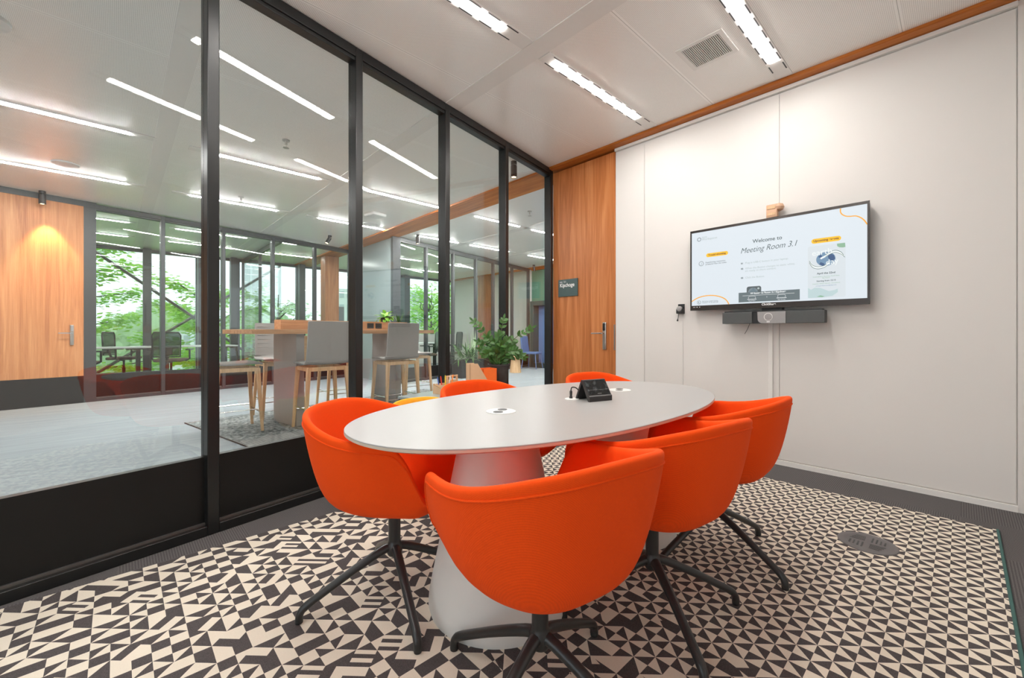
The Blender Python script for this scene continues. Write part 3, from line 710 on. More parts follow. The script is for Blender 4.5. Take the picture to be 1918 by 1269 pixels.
ribbon([(.583, 1.927), (.584, 1.905), (.576, 1.885), (.555, 1.867), (.530, 1.860), (.500, 1.857), (.475, 1.842), (.455, 1.82), (.437, 1.787)], .007, .0003).build('orange_curve', M['s_line'], scr)
flat(rrect(.828, 1.255, 1.294, 1.373, .001), .0007).build('share_banner', M['s_bar'], scr)
flat(rrect(1.088, 1.194, 1.306, 1.419, .016), .0004).build('button_picture', M['s_square'], scr)
flat(circ(1.148, 1.372, .036, 24, 0, 180)+[(1.112, 1.366), (1.184, 1.366)][::-1], .0006).build('button_picture', M['s_disc'], scr)
flat(circ(1.108, 1.40, .008), .0006).build('button_picture', M['s_text_grey'], scr)
T('Welcome to Room 3.1 Kipchoge', .0185, 's_text_white', 1.042, 1.357, align='CENTER', off=.0011, offset=.0006)
ribbon([(1.225, 1.346), (.862, 1.346)], .0022, .0011).build('banner_line', M['s_text_white'], scr)
for yy in (1.155, .947):
    join([ribbon([(yy+.024, 1.318), (yy+.022, 1.338), (yy-.022, 1.338), (yy-.024, 1.318)], .002, .0011), ribbon([(yy+.034, 1.315), (yy-.034, 1.315)], .004, .0011)]).build('laptop_icon', M['s_text_white'], scr)
T('Plug & Share', .010, 's_text_white', 1.155, 1.300, align='CENTER', off=.0011); T('Start the app', .010, 's_text_white', .947, 1.300, align='CENTER', off=.0011); T('*', .02, 's_text_white', 1.052, 1.318, off=.0011)
T('ClickShare', .023, 'sign_white', 1.084, 1.262, off=.0038, offset=.0006)
for i, yy in enumerate((1.632, 1.60, 1.577)): T(['14:26', '\u25a0', '\u25cf'][i], .010, 'sign_white', yy, 1.266, off=.0038)
# poster
flat(rrect(.555, .777, 1.300, 1.682, .012), .0003).build('event_poster', M['s_poster'], scr)
flat([(.558, 1.68), (.604, 1.68), (.602, 1.662), (.590, 1.652), (.57, 1.648), (.556, 1.650)][::-1], .0005).build('green_patch', M['s_leafy'], scr)
flat([(.776, 1.302), (.776, 1.378), (.758, 1.362), (.735, 1.376), (.70, 1.372), (.65, 1.345), (.615, 1.352), (.600, 1.36), (.598, 1.335), (.63, 1.31), (.69, 1.302)], .0005).build('blue_patch', M['s_blob'], scr)
flat([(.722, 1.309), (.70, 1.318), (.675, 1.309), (.69, 1.304)], .0007).build('green_leaf', M['s_leafy'], scr)
flat(circ(.669, 1.579, .057, 30, 0, 360, .051), .0006).build('globe', M['s_globe'], scr)
join([flat([(.66, 1.61), (.64, 1.618), (.62, 1.60), (.614, 1.575), (.63, 1.56), (.65, 1.575), (.655, 1.59)], .0008), flat([(.715, 1.60), (.70, 1.615), (.69, 1.60), (.70, 1.588)], .0008), flat([(.70, 1.56), (.68, 1.55), (.672, 1.535), (.69, 1.532), (.708, 1.545)], .0008)]).build('globe_continents', M['s_globe_dark'], scr)
ribbon([(.567, 1.588), (.585, 1.61), (.615, 1.625), (.645, 1.615), (.67, 1.60), (.70, 1.585)], .012, .0010).build('hugging_arm', M['s_poster_white'], scr)
ribbon([(.764, 1.565), (.745, 1.535), (.715, 1.522), (.68, 1.527), (.66, 1.54), (.65, 1.55)], .012, .0010).build('hugging_arm', M['s_poster_white'], scr)
for sg_ in (-1, 1):
    ribbon([(.562+.004*sg_, 1.586+.008*sg_), (.583, 1.612+.008*sg_), (.614, 1.627+.008*sg_), (.645, 1.617+.007*sg_), (.67, 1.602+.006*sg_)], .0028, .0012).build('arm_outline', M['s_arm_green'], scr)
    ribbon([(.768, 1.570+.006*sg_), (.748, 1.535+.008*sg_), (.715, 1.520+.008*sg_), (.68, 1.525+.007*sg_), (.66, 1.538+.006*sg_)], .0028, .0012).build('arm_outline', M['s_arm_green'], scr)
T('earth', .058, 's_poster_white', .752, 1.610, off=.0014, ang=.06); T('day', .055, 's_poster_white', .668, 1.535, off=.0014, ang=.1)
T('April the 22nd', .0185, 's_text_dark', .667, 1.472, align='CENTER', offset=.0004); T('Sustainability in Business: Small Steps,\nBig Impact', .0105, 's_leafy', .667, 1.451, align='CENTER')
T('Starting from 15:15', .0145, 's_text_dark', .667, 1.418, align='CENTER', offset=.0003); T('Location: EDGE Olympic, Grandstand', .0105, 's_leafy', .667, 1.400, align='CENTER'); T('young.professionals@edge.tech', .0095, 's_globe', .667, 1.385, align='CENTER')

# soundbar / video bar hanging under the television
sb_ = thing('video_bar', 'charcoal conference soundbar with round camera lens under the television', 'soundbar', (0, 0, 0))
MB().box(3.685, 3.765, .664, .905, 1.118, 1.210).build('speaker_half', M['charcoal'], sb_, .003); MB().box(3.685, 3.765, 1.137, 1.362, 1.118, 1.210).build('speaker_half', M['charcoal'], sb_, .003)
MB().box(3.70, 3.765, 1.07, 1.137, 1.118, 1.208).build('dark_recess', M['black_plastic'], sb_)
m = MB(); N_ = 10
out = [(.905, 1.118), (1.06, 1.118)]+[(1.060+.035*math.sin(R(90*i/N_)), 1.153-.035*math.cos(R(90*i/N_))) for i in range(1, N_+1)]+[(1.097, 1.209), (.905, 1.209)]
n = len(out); m.add([(3.681, y, z) for y, z in out]+[(3.765, y, z) for y, z in out], [tuple(range(n)), tuple(range(2*n-1, n-1, -1))]+[(i, n+i, n+(i+1) % n, (i+1) % n) for i in range(n)])
cf = m.build('camera_face', M['grey_plastic'], sb_)
def ringx(x, cy_, cz_, r0, r1, d, mat, name, par):
    m = MB(); m.m = Matrix.Translation((x, cy_, cz_)) @ Matrix.Rotation(-PI/2, 4, 'Y'); m.lathe([(r0, 0), (r1, 0), (r1, d), (r0, d), (r0, 0)], 36, cap=False); return m.build(name, mat, par)
ringx(3.681, 1.021, 1.168, .026, .030, .002, M['white_plastic'], 'lens_ring', cf)
m = MB(); m.m = Matrix.Translation((3.681, 1.021, 1.168)) @ Matrix.Rotation(-PI/2, 4, 'Y'); m.lathe([(.024, 0), (.024, .003), (.016, .004), (.001, .004)], 30); m.build('lens', M['grey_plastic'], cf)
MB().box(3.6803, 3.681, 1.010, 1.032, 1.126, 1.133).build('maker_mark', M['sign_white'], cf)
MB().box(3.70, 3.76, .68, 1.35, 1.210, 1.220).build('top_plate', M['black_plastic'], sb_); MB().box(3.765, 3.83, .95, 1.09, 1.13, 1.30).build('wall_bracket', M['black_plastic'], sb_)
tag(MB().tube([(3.71, 1.158, 1.125), (3.705, 1.175, 1.075), (3.70, 1.195, 1.035)], .002, 6).build('loose_wire', M['black_plastic'], None), 'thin black wire end hanging below the soundbar', 'wire')
tag(MB().box(3.815, 3.83, 1.027, 1.058, 0, 1.21).build('cable_duct', M['white_trim'], None, .002), 'narrow white cable duct running from soundbar to floor', 'cable duct')
o = thing('wall_sensor', 'small tan block with a rounded cover standing on top of the television', 'sensor', (3.775, 1.01, 1.948))
MB().box(-.03, .02, -.032, .045, 0, .105).build('case', M['tan'], o, .008, seg=3)
MB().box(-.034, -.03, -.022, .036, .018, .038).box(-.034, -.03, -.022, .036, .068, .09).build('ridges', M['light_wood'], o)
m = MB(); m.m = Matrix.Translation((.005, -.035, .08)); m.lathe([(.001, -.035), (.03, -.02), (.038, .0), (.03, .022), (.001, .034)], 20); m.build('rounded_cover', M['tan'], o)
o = thing('wall_socket', 'black double wall socket left of the television with a plugged adaptor', 'wall socket', (3.83, 1.776, 1.265))
MB().box(-.012, 0, -.03, .03, -.045, .045).build('plate', M['black_plastic'], o, .002)
MB().box(-.05, -.012, -.028, .032, -.045, .002).build('adaptor', M['black_plastic'], o, .006)
m = MB(); m.m = Matrix.Translation((-.03, .002, .0)) @ Matrix.Rotation(-PI/2, 4, 'Y'); m.lathe([(.024, 0), (.024, .02), (.018, .024), (.001, .024)], 22); m.build('plug', M['grey_plastic'], o)
tag(MB().tube(crom([(3.785, 1.785, 1.22), (3.79, 1.79, 1.19), (3.80, 1.80, 1.165), (3.80, 1.803, 1.15)], 4), [.003]*7+[.004, .006, .007, .008, .007, .004], 8).build('adaptor_cable', M['black_plastic'], None), 'short black cable dangling from the wall socket', 'cable')
tag(MB().tube([(3.826, 1.765, 1.22), (3.826, 1.76, .05)], .0025, 6).build('thin_white_cable', M['white_plastic'], None), 'thin white cable running down the wall below the socket', 'cable')

# ================================================================ sideboard, stationery and plant
GY = lambda x: gy(x, *G0)
sbx = thing('sideboard', 'low dark sideboard with pale wood top along the glass', 'sideboard', (1.585, 2.515, 0), TH)
MB().box(0, .93, 0, .34, .03, .555).build('body', M['dark_metal'], sbx, .003); MB().box(-.004, .62, -.006, .345, .555, .575).build('top', M['step_panel'], sbx, .002); MB().box(.622, .94, -.006, .345, .555, .575).build('oak_top', M['light_wood_x'], sbx, .002)
for i in range(2): MB().box(.01+i*.46, .46+i*.46, -.016, -.002, .05, .545).build('door', M['dark_metal'], sbx, .002)
o = thing('stationery_caddy', 'tan fibreboard pen caddy with carrying handle', 'pen caddy', (1.79, 2.72, .575), TH)
m = MB().box(0, .22, -.07, .07, 0, .006)
m.box(0, .22, -.07, -.064, .006, .072).box(0, .22, .064, .07, .006, .072).box(0, .006, -.064, .064, .006, .072).box(.214, .22, -.064, .064, .006, .072); m.build('tray', M['kraft'], o)
def arch(x0, x1, y, z0, z1, hz0, hz1, th):   # handle board with slot
    m = MB(); m.box(x0, x1, y-th, y+th, z0, hz0); m.box(x0, x0+.022, y-th, y+th, hz0, hz1); m.box(x1-.022, x1, y-th, y+th, hz0, hz1); m.box(x0, x1, y-th, y+th, hz1, z1); return m
arch(.075, .205, 0, .006, .135, .10, .122, .004).build('handle', M['kraft'], o, .003)
pc = [('blue', (.05, .12, .45)), ('red', (.7, .05, .03)), ('yellow', (.85, .65, .05)), ('black', (.02, .02, .02)), ('white', (.8, .8, .8)), ('orange', (.9, .25, .03))]
for i, (nm, cl) in enumerate(pc):
    x, y = 1.79+.02+.016*i, 2.72+.02-.012*(i % 3)
    a = tag(MB().tube([(0, 0, .008), (-.02+.01*i, .01*(i % 2), .115+.006*(i % 3)), (-.022+.011*i, .011*(i % 2), .13+.006*(i % 3))], [.0045, .0045, .003], 8).build('pen', plain(nm+'_pen', cl, .4), None), nm+' pen standing in the tan caddy', 'pen', 'pens in the caddy')
    a.location = (x, y, .575)
a = tag(MB().tube([(0, 0, .012), (-.115, 0, .085)], .005, 8).build('pencil', M['light_wood'], None), 'pale pencil leaning out of the left end of the caddy', 'pencil'); a.location = (1.85, 2.715, .575)
def magfile(x, y, mat, label, rz, L, H, Wd, low=.5):
    o = thing('magazine_file', label, 'magazine file', (x, y, .575), rz)
    t_ = .005
    prof = [(0, 0), (L, 0), (L, H*low), (L*.45, H), (0, H)] if low < 1 else [(0, 0), (L, 0), (L, H), (0, H)]
    m = MB()
    for yy in (-Wd/2, Wd/2-t_):
        n = len(prof); m.add([(a, yy, b) for a, b in prof]+[(a, yy+t_, b) for a, b in prof], [tuple(range(n)), tuple(range(2*n-1, n-1, -1))]+[(i, n+i, n+(i+1) % n, (i+1) % n) for i in range(n)])
    m.box(0, t_, -Wd/2, Wd/2, 0, H).box(0, L, -Wd/2, Wd/2, 0, t_).box(L-t_, L, -Wd/2, Wd/2, 0, H*low if low < 1 else H)
    m.build('file_box', mat, o)
magfile(2.055, 2.71, M['kraft'], 'tall pale fibreboard magazine file with sloped side', TH-.5, .15, .222, .09, .4)
magfile(2.17, 2.70, M['paper_orange'], 'bright orange magazine file beside the plant pot', TH-.3, .135, .175, .10, 1.0)
# ZZ plant
pl = thing('zamioculcas_plant', 'leafy green plant in a dark tapered pot on the sideboard', 'plant', (2.405, 2.735, .575), 0)
MB().lathe([(.062, 0), (.066, .005), (.093, .185), (.097, .188), (.097, .20), (.088, .20), (.085, .17), (.001, .17)], 32).build('pot', M['pot'], pl)
MB().lathe([(.084, .168), (.001, .172)], 20, cap=False).build('soil', M['soil'], pl)
rp_ = random.Random(3); ri, upv, bk = Vector((.7295, -.684, 0)), Vector((0, 0, 1)), Vector((.684, .7295, 0))
stems = [(-.22, .40, .0), (.045, .42, .02), (-.10, .26, -.05), (.29, .34, .0), (.19, .12, -.08), (-.15, .16, -.06), (.08, .24, -.08), (-.03, .22, -.1), (.13, .20, .05), (-.07, .2, .08),
         (.02, .19, -.12), (.22, .09, .02), (-.18, .22, .03), (.16, .15, -.1), (-.12, .12, -.1), (.0, .28, -.03), (.1, .17, -.05), (-.05, .14, -.12)]
for i, (dx, h, dz) in enumerate(stems):
    base_ = ri*dx*.12+bk*dz*.2+upv*.17; tip = ri*dx+bk*dz+upv*(.17+h)
    mid = base_.lerp(tip, .5)+ri*(-dx*.18)+upv*.05
    P = crom([base_, mid, tip], 12)
    st = MB().tube(P, [.005-.0035*j/(len(P)-1) for j in range(len(P))], 6).build('stem', M['stem'], pl)
    ml = MB(); nl = 8 if i in (0, 1, 3) else 9; start = .3 if i in (0, 3) else .18
    for j in range(nl):
        t_ = start+(1-start)*j/(nl-.5); p = P[min(len(P)-1, int(t_*(len(P)-1)))]; q = P[min(len(P)-1, int(t_*(len(P)-1))+1)]; d = (q-p).normalized() if (q-p).length > 1e-5 else (P[-1]-P[-2]).normalized()
        side = d.cross(bk+Vector((rp_.uniform(-.5, .5), rp_.uniform(-.5, .5), rp_.uniform(-.5, .5)))).normalized()
        for sg_ in (-1, 1):
            dd = (side*sg_*.85+d*.65+Vector((rp_.uniform(-.2, .2), rp_.uniform(-.2, .2), rp_.uniform(-.15, .2)))).normalized()
            ml.leaf(p, dd, -bk+Vector((rp_.uniform(-.5, .5), rp_.uniform(-.5, .5), rp_.uniform(0, 1))), rp_.uniform(.052, .075)*(1-.25*t_), rp_.uniform(.026, .036), .1, 3)
    ml.leaf(P[-1], (P[-1]-P[-2]), -bk, .05, .02, .1, 3)
    ml.build('leaflets', M['leaf_dark'], pl)

# ================================================================ hall: rug, bar table, stools
rg = thing('hall_rug', 'mottled grey rug with a striped edge under the bar table', 'rug', (.876, 4.37, 0), TH-.02)
MB().box(0, 3.6, 0, 1.76, 0, .008).build('pile', M['hall_rug'], rg); MB().tube([(0, 0, .006), (0, 1.76, .006)], .007, 6).build('border', M['black_plastic'], rg)
bt = thing('bar_table', 'high oak bar table on two pale grey panels', 'table', (1.467, 5.015, 0), TH)
MB().box(-.52, 1.95, -.10, .62, 1.03, 1.078).build('table_top', M['light_wood_x'], bt, .003)
for s_ in (-.03, 1.33): MB().box(s_, s_+.09, 0, .517, .009, 1.03).build('side_panel', M['bar_panel'], bt, .002)
o = thing('planter_box', 'long low oak divider box along the bar table top', 'planter', (1.467, 5.015, 1.078), TH)
MB().box(-.10, 1.70, .20, .212, 0, .112).box(-.10, 1.70, .338, .35, 0, .112).box(-.10, -.088, .212, .338, 0, .112).box(1.688, 1.70, .212, .338, 0, .112).box(-.088, 1.688, .212, .338, 0, .01).box(.62, .63, .212, .338, .01, .112).build('box', M['light_wood_x'], o)
for s_ in (1.02, 1.15): MB().box(s_, s_+.1, .196, .2, .02, .09).build('power_outlet', M['black_plastic'], o)
ax = lambda s_, n_, z=0: (1.467+math.cos(TH)*s_-math.sin(TH)*n_, 5.015+math.sin(TH)*s_+math.cos(TH)*n_, z)
o = thing('table_plant', 'lime green leafy plant in a dark pot on the bar table', 'plant', ax(1.37, .275, 1.089))
MB().lathe([(.05, 0), (.062, .16), (.062, .165), (.055, .165), (.054, .14), (.001, .14)], 24).build('pot', M['pot'], o)
m = MB()
for i in range(46):
    a_ = rp_.uniform(0, 2*PI); el = rp_.uniform(-.1, 1.2); d = Vector((math.cos(a_)*math.cos(el), math.sin(a_)*math.cos(el), math.sin(el))); p = Vector((0, 0, .14))+d*rp_.uniform(.02, .10)
    m.leaf(p, d+Vector((0, 0, -.3)), (0, 0, 1), .075, .055, .35, 3)
m.build('foliage', M['leaf_light'], o)
o = thing('spiky_plant', 'small spiky dark green plant on the bar table', 'plant', ax(1.61, .275, 1.089))
MB().lathe([(.035, 0), (.045, .09), (.04, .09), (.001, .08)], 20).build('pot', M['pot'], o)
m = MB()
for i in range(20):
    a_ = rp_.uniform(0, 2*PI); el = rp_.uniform(.9, 1.5); d = Vector((math.cos(a_)*math.cos(el), math.sin(a_)*math.cos(el), math.sin(el))); m.leaf((0, 0, .07), d, (math.cos(a_), math.sin(a_), 0), rp_.uniform(.10, .22), .016, .05, 4)
m.build('foliage', M['leaf_dark'], o)

def make_stool(label):
    o = thing('bar_stool', label, 'stool', (0, 0, 0), 0, 'bar stools round the high table')
    # local +y = facing; seat at z .72
    hw = .225
    for sx_, sy_ in ((-1, 1), (1, 1), (-1, -1), (1, -1)):
        x1, y1, x0, y0 = sx_*.195, sy_*.175, sx_*.235, sy_*.21
        m = MB(); a_, b_ = .013, .021
        m.hexa([(x0-a_, y0-a_, .002), (x0+a_, y0-a_, .002), (x0+a_, y0+a_, .002), (x0-a_, y0+a_, .002)], [(x1-b_, y1-b_, .665), (x1+b_, y1-b_, .665), (x1+b_, y1+b_, .665), (x1-b_, y1+b_, .665)])
        m.build('leg', M['light_wood'], o, .004)
    MB().box(-.2, .2, -.19, -.165, .63, .672).box(-.2, .2, .165, .19, .63, .672).box(-.21, -.185, -.165, .165, .63, .672).box(.185, .21, -.165, .165, .63, .672).build('seat_frame', M['light_wood'], o, .004)
    for (a, b) in (((-.22, .195, .20), (.22, .195, .20)), ((-.22, -.195, .20), (.22, -.195, .20)), ((-.222, -.195, .235), (-.222, .195, .235)), ((.222, -.195, .235), (.222, .195, .235))):
        MB().tube([a, b], .006, 8).build('foot_rail', M['chrome'], o)
    # upholstered L shell
    prof = crom([(0, .215, .692), (0, .15, .70), (0, -.05, .694), (0, -.15, .698), (0, -.198, .730), (0, -.215, .80), (0, -.235, .95), (0, -.250, 1.10), (0, -.254, 1.155)], 4)
    vs = []; nx = 12; N = len(prof)
    for layer, th_ in ((0, 0.0), (1, -.026)):
        for i, p in enumerate(prof):
            d = (prof[min(i+1, N-1)]-prof[max(i-1, 0)]).normalized(); nn = Vector((0, d.z, -d.y))*-1
            for j in range(nx+1):
                u = -1+2*j/nx; wd = .232-(.012 if i > N*.5 else 0)-.02*max(0, (i-N*.55)/N); cr = .022*u*u if i > N*.45 else .012*u*u
                if i in (0, N-1): wd *= .95
                q = p+nn*th_*(1-.3*abs(u)**6)
                q = Vector((u*wd, q.y+(cr if i > N*.5 else 0), q.z+(cr*.5 if i < N*.5 else 0))); vs.append(q)
    W_ = nx+1; L2 = N*W_; fs = []
    for i in range(N-1):
        for j in range(nx):
            a = i*W_+j; fs += [(a, a+1, a+W_+1, a+W_), (L2+a+W_, L2+a+W_+1, L2+a+1, L2+a)]
    for i in range(N-1): fs += [(i*W_, i*W_+W_, L2+i*W_+W_, L2+i*W_), (i*W_+nx, L2+i*W_+nx, L2+i*W_+nx+W_, i*W_+nx+W_)]
    for j in range(nx): fs += [(j, L2+j, L2+j+1, j+1), ((N-1)*W_+j, (N-1)*W_+j+1, L2+(N-1)*W_+j+1, L2+(N-1)*W_+j)]
    m = MB(); m.add(vs, fs); sh = m.build('seat_shell', M['grey_fabric'], o, .004, 50)
    m = MB()
    for i in range(7): z = .80+i*.052; m.tube([(-.19, -.2-.02*(z-.73)/.4*2+.03, z), (0, -.2-.02*(z-.73)/.4*2+.007, z), (.19, -.2-.02*(z-.73)/.4*2+.03, z)], .0035, 6)
    m.build('stitching', M['grey_fabric'], sh)
    return o
st = make_stool('grey bar stool with oak legs, back toward us, left of the middle mullion')
st.location = (1.64, 4.80, .008); st.rotation_euler = (0, 0, 0)
dup(st, (2.635, 5.02, .008), 0, 'grey bar stool with oak legs, back toward us, right of the middle mullion')
dup(st, (.905, 5.27, .008), -PI/2, 'bar stool at the left end of the high table behind the widest mullion')
dup(st, (1.48, 5.86, .008), PI+.03, 'bar stool on the far side of the high table showing its ribbed back, left')
dup(st, (2.30, 6.05, 0), PI, 'bar stool on the far side of the high table hidden behind the nearest one')
dup(st, (3.47, 6.05, 0), PI, 'bar stool on the far side at the right end of the high table')

# ---- far right of the hall
o = thing('side_table', 'small conical oak side table near the blue chair', 'side table', (7.55, 7.92, 0))
MB().lathe([(.155, 0), (.15, .01), (.11, .40), (.001, .40)], 32).build('base', M['light_wood'], o); MB().lathe([(.21, .40), (.21, .42), (.001, .42)], 32).build('top', M['light_wood'], o)
o = thing('planter_plant', 'leafy plant in a black box planter before the far glass', 'plant', (5.95, 7.9, 0), TH)
MB().box(-.33, .30, -.14, .14, 0, .40).build('planter', M['black_plastic'], o, .006); MB().box(-.31, .28, -.12, .12, .38, .405).build('soil', M['soil'], o)
m = MB()
for i in range(120):
    a_ = rp_.uniform(0, 2*PI); el = rp_.uniform(.1, 1.4); d = Vector((math.cos(a_)*math.cos(el), math.sin(a_)*math.cos(el), math.sin(el))); b_ = Vector((rp_.uniform(-.22, .2), rp_.uniform(-.08, .08), .40))
    m.leaf(b_+d*.08, d, (0, 0, 1), rp_.uniform(.2, .48), .028, .45, 5)
m.build('foliage', M['leaf_dark'], o)
m = MB()
for i in range(26):
    a_ = rp_.uniform(0, 2*PI); el = rp_.uniform(.9, 1.45); d = Vector((math.cos(a_)*math.cos(el), math.sin(a_)*math.cos(el), math.sin(el))); m.leaf((.22+rp_.uniform(-.05, .05), 0, .42), d, (math.cos(a_), math.sin(a_), 0), rp_.uniform(.4, .75), .014, .25, 6)
m.build('grass_blades', M['tree_pale'], o)
o = thing('visitor_chair', 'blue upholstered chair on blue legs by the green wall', 'chair', (8.72, 8.45, 0), R(20))
MB().box(-.23, .23, -.22, .22, .42, .48).build('seat', M['blue_fabric'], o, .02, seg=3)
m = MB(); m.hexa([(-.24, .19, .46), (.24, .19, .46), (.24, .24, .46), (-.24, .24, .46)], [(-.22, .25, .93), (.22, .25, .93), (.22, .29, .93), (-.22, .29, .93)]); m.build('backrest', M['blue_fabric'], o, .02, seg=3)
for sx_, sy_ in ((-1, 1), (1, 1), (-1, -1), (1, -1)): MB().tube([(sx_*.24, sy_*.23, .003), (sx_*.19, sy_*.18, .43)], .012, 8).build('leg', M['blue_niche'], o)
o = thing('seating_booth', 'dark green framed alcove with a blue padded lining in the green wall', 'booth', (9.33, 8.85, 0))
MB().box(-.30, 0, -.14, 0, 0, 1.97).box(-.30, 0, -1.7, -1.56, 0, 1.97).box(-.30, 0, -1.56, -.14, 1.83, 1.97).box(-.30, 0, -1.56, -.14, 0, .14).build('frame', M['green_frame'], o, .01)
MB().box(-.06, -.005, -1.56, -.14, .14, 1.83).build('lining', M['blue_niche'], o)

# ================================================================ offices beyond the far glass
def office_chair(x, y, rz, label, first=None):
    if first: return dup(first, (x, y, 0), rz, label)
    o = thing('office_chair', label, 'chair', (x, y, 0), rz, 'mesh office chairs beyond the far glass')
    MB().box(-.24, .24, -.22, .24, .45, .51).build('seat', plain('brown_seat', (.16, .10, .08), .8), o, .03, seg=3)
    fr = MB(); P = [(-.22, -.25, .56), (-.23, -.27, .98), (-.20, -.275, 1.04), (.20, -.275, 1.04), (.23, -.27, .98), (.22, -.25, .56), (-.22, -.25, .56)]
    fr.tube(P, .016, 8); fr.build('back_frame', M['black_plastic'], o)
    MB().box(-.21, .21, -.272, -.262, .58, 1.03).build('back_mesh', M['mesh_black'], o)
    MB().box(-.10, .10, -.29, -.27, .60, .74).tube([(0, -.28, .68), (0, -.22, .50), (0, 0, .43)], .025, 8).build('back_support', M['black_plastic'], o)
    for s_ in (-1, 1):
        MB().tube([(s_*.24, 0, .46), (s_*.31, 0, .50), (s_*.31, 0, .68)], .018, 8).box(s_*.31-.04, s_*.31+.04, -.12, .12, .68, .705).build('armrest', M['black_plastic'], o)
    MB().lathe([(.03, .1), (.03, .28), (.02, .28), (.02, .45)], 14).build('column', M['black_plastic'], o)
    for k_ in range(5):
        a_ = 2*PI*k_/5; l = MB().tube([(0, 0, .12), (.28*math.cos(a_), .28*math.sin(a_), .07)], [.025, .014], 8).build('leg', M['black_plastic'], o)
        MB().lathe([(.02, .003), (.028, .02), (.028, .04), (.015, .06)], 10, (.28*math.cos(a_), .28*math.sin(a_))).build('castor', M['black_plastic'], l)
    return o
oc = office_chair(.80, 11.05, -.35, 'mesh office chair seen from behind, right of the far mullion')
office_chair(.10, 12.55, -2.0, 'mesh office chair turned sideways at the desk', oc); office_chair(-.52, 11.0, -.3, 'mesh office chair cut by the grey jamb beside the oak panel', oc)
office_chair(5.75, 9.3, 1.2, 'mesh office chair beside the coat stand', oc); office_chair(6.6, 9.5, .6, 'mesh office chair behind the black planter', oc); office_chair(5.0, 9.9, 2.5, 'mesh office chair in the right office behind the bar stool', oc)
def desk(x, y, rz, L, label, first=None):
    o = thing('desk', label, 'desk', (x, y, 0), rz, 'office desks beyond the far glass')
    MB().box(0, L, 0, .8, .72, .745).build('desk_top', M['white_plastic'], o)
    for s_ in (.18, L-.18-.07): MB().box(s_, s_+.07, .15, .22, 0, .72).box(s_-.02, s_+.09, 0.02, .78, .0, .03).box(s_-.15, s_+.22, .12, .25, .69, .72).build('leg', M['dark_metal'], o)
    return o
desk(-.95, 11.35, .1, 1.5, 'white sit-stand desk in front of the leafy window, left one'); desk(.58, 11.5, .1, 1.5, 'white sit-stand desk in front of the leafy window, right one')
desk(5.4, 10.0, .2, 1.6, 'white desk in the right far office')
tag(MB().box(8.6, 9.28, 9.9, 10.3, 0, .80).build('low_cabinet', M['white_plastic'], None, .004), 'low white cabinet against the end wall of the right office', 'cabinet')
tag(MB().box(6.9, 9.2, 12.2, 12.6, 0, .98).build('low_cabinet', M['white_wall'], None, .004), 'long low pale cabinet under the far windows of the right office', 'cabinet')
o = thing('coat_stand', 'black coat stand with curled hooks in the right office', 'coat stand', (5.28, 8.55, 0))
MB().tube([(0, 0, .02), (0, 0, 1.62)], .016, 10).build('pole', M['black_plastic'], o)
MB().lathe([(.18, 0), (.18, .015), (.02, .025)], 28).build('base', M['black_plastic'], o)
for k_ in range(6):
    a_ = k_*PI/3+.4; c_, s_ = math.cos(a_), math.sin(a_)
    MB().tube(crom([(0, 0, 1.52), (.06*c_, .06*s_, 1.56), (.12*c_, .12*s_, 1.58), (.15*c_, .15*s_, 1.64), (.13*c_, .13*s_, 1.70)], 4), .009, 8).build('hook', M['black_plastic'], o)
o = thing('coffee_machine', 'dark grey coffee machine beside the timber column', 'coffee machine', (4.15, 11.65, .95))
MB().box(0, .42, 0, .4, 0, .80).build('case', plain('grey_machine', (.20, .24, .26), .3), o, .01)
MB().box(.14, .26, -.004, 0, .42, .54).build('display', M['s_text_grey'], o); MB().box(.14, .26, -.02, 0, .26, .28).build('outlet', M['paper_orange'], o)
m = MB()
for i in range(3): m.box(.22+i*.06, .25+i*.06, -.004, 0, .10, .13)
m.build('button', M['black_plastic'], o)
tag(MB().box(3.3, 5.2, 11.6, 12.2, 0, .95).build('pantry_counter', M['light_wood_x'], None, .004), 'oak pantry counter carrying the coffee machine', 'counter')

# ================================================================ outside
gz = -7.5
tag(MB().box(-90, 160, 14, 200, gz-.3, gz).build('ground', M['ground'], None), 'green meadow far below the windows', 'ground', None, 'structure')
def tree(x, y, z0, H, Rr, nleaf, mat, label, seed, L=.2, kind=0):
    r = random.Random(seed); o = thing('tree', label, 'tree', (x, y, z0), 0, 'trees outside the windows')
    m = MB(); m.tube([(0, 0, 0), (.1, 0, H*.4), (0, .1, H*.8), (.05, .05, H*.97)], [.2, .14, .07, .02], 8); tips = []
    for i in range(26):
        a_ = i*2.4+r.uniform(-.4, .4); zz = H*(.30+.62*i/26); ext = Rr*(1-.75*abs((zz/H-.55)/.5)**1.6)*r.uniform(.75, 1.1); ext = max(.4, ext)
        p0 = Vector((0, 0, zz)); p2 = Vector((math.cos(a_)*ext, math.sin(a_)*ext, zz+ext*.45)); p1 = p0.lerp(p2, .5)+Vector((0, 0, .12*ext))
        m.tube([p0, p1, p2], [.045, .025, .008], 5); tips.append((p0, p1, p2))
    m.build('trunk', M['bark'], o)
    m = MB()
    for i in range(nleaf):
        p0, p1, p2 = tips[r.randrange(len(tips))]; t_ = r.uniform(.15, 1.08); p = p0.lerp(p2, t_)+Vector((0, 0, .12*math.sin(PI*min(1, t_))))
        if kind: sp = .5
        else: sp = .22
        p += Vector((r.gauss(0, sp), r.gauss(0, sp), r.gauss(0, sp*.45)))
        a_ = r.uniform(0, 2*PI); d = Vector((math.cos(a_), math.sin(a_), r.uniform(-.5, .3))); b_ = Vector((-math.sin(a_), math.cos(a_), r.uniform(-.5, .5)))
        m.quadleaf(p, d, b_, L*r.uniform(.7, 1.3), L*.7)
    m.build('foliage', M[mat], o, smooth=0)
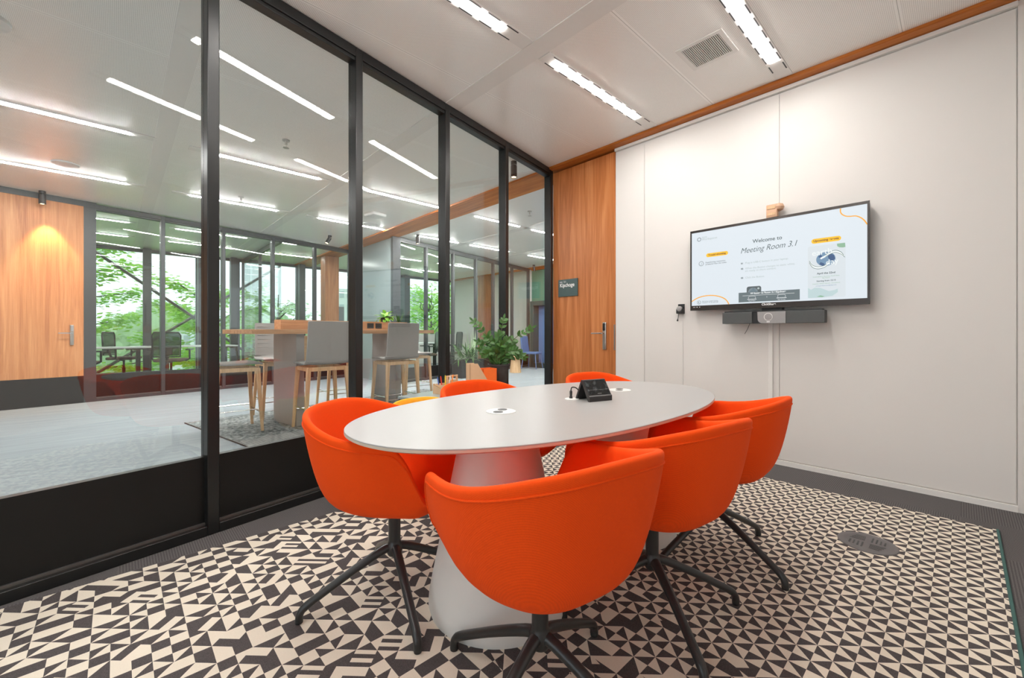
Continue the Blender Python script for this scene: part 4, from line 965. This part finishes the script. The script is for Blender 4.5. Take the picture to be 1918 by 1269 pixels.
tree(-2.1, 17.5, gz, 12.6, 3.4, 17000, 'tree_leaf', 'nearest leafy tree outside, filling the window right of the oak panel', 1, .17)
tree(2.3, 18.8, gz, 10.8, 2.4, 11000, 'tree_leaf', 'leafy tree outside behind the mesh office chair', 2, .17)
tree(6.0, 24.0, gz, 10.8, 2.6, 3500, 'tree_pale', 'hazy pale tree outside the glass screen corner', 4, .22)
for i, (x, y, H, Rr) in enumerate(((19, 30, 12.5, 3.2), (23, 32, 14.5, 3.4), (27, 33, 13.2, 3.2), (31, 36, 14, 3.4))):
    tree(x, y, gz, H, Rr, 5200, 'tree_leaf', ['broad green tree outside behind the desk plants', 'tall green tree outside beside the coat stand', 'green tree outside right of the coat stand', 'rearmost green tree outside the right office'][i], 11+i, .3, 1)
# low green thicket below the windows, tree line and houses far away
m = MB(); r = random.Random(5)
for i in range(9000):
    x = r.uniform(-9, 6); y = r.uniform(18, 26); z = gz+4.6+1.6*math.sin(x*.9)*math.sin(y*.7)+r.gauss(0, .5); a_ = r.uniform(0, 2*PI)
    m.quadleaf((x, y, z), Vector((math.cos(a_), math.sin(a_), r.uniform(-.4, .4))), Vector((-math.sin(a_), math.cos(a_), r.uniform(-.4, .4))), .34, .26)
tag(m.build('thicket', M['tree_leaf'], None, smooth=0), 'low leafy thicket below the left office windows', 'thicket', None, 'stuff')
m = MB()
for i in range(9000):
    x = r.uniform(-60, 90); y = r.uniform(95, 110); z = gz+r.uniform(0, 9.5+2*math.sin(x*.35)+1.5*math.sin(x*.11)); a_ = r.uniform(0, 2*PI)
    m.quadleaf((x, y, z), Vector((math.cos(a_), 0, math.sin(a_))), Vector((-math.sin(a_), .3, math.cos(a_))), 2.2, 2.0)
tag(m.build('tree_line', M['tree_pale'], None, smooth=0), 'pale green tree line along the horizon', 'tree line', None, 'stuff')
def block(x, y, wx, wy, h, mat, rows, cols, label, cat='building', roof=None):
    o = thing('building', label, cat, (x, y, gz), -.35)
    MB().box(0, wx, 0, wy, 0, h).build('wall', M[mat], o)
    for i in range(rows):
        m = MB()
        for j in range(cols):
            x0 = wx*(j+.2)/cols; m.box(x0, x0+wx*.6/cols, -.06, 0, h*(i+.3)/rows, h*(i+.8)/rows)
        m.build('window_row', M['win_dark'], o)
    return o
hb = block(20.5, 60, 14, 12, 14.6, 'building', 8, 14, 'white hotel block with a rooftop sign outside')
text('HOTEL', 1.9, hb, M['building'], 'rooftop_letters', (5.0, 0, 14.8), Matrix.Rotation(PI/2, 3, 'X').to_quaternion(), extr=.15)
block(3.5, 62, 6, 8, 8.6, 'building', 4, 6, 'low pale house far off left of the glass screen post'); block(12.5, 66, 7, 8, 8.2, 'brick', 3, 6, 'low brick house far off behind the glass screen')
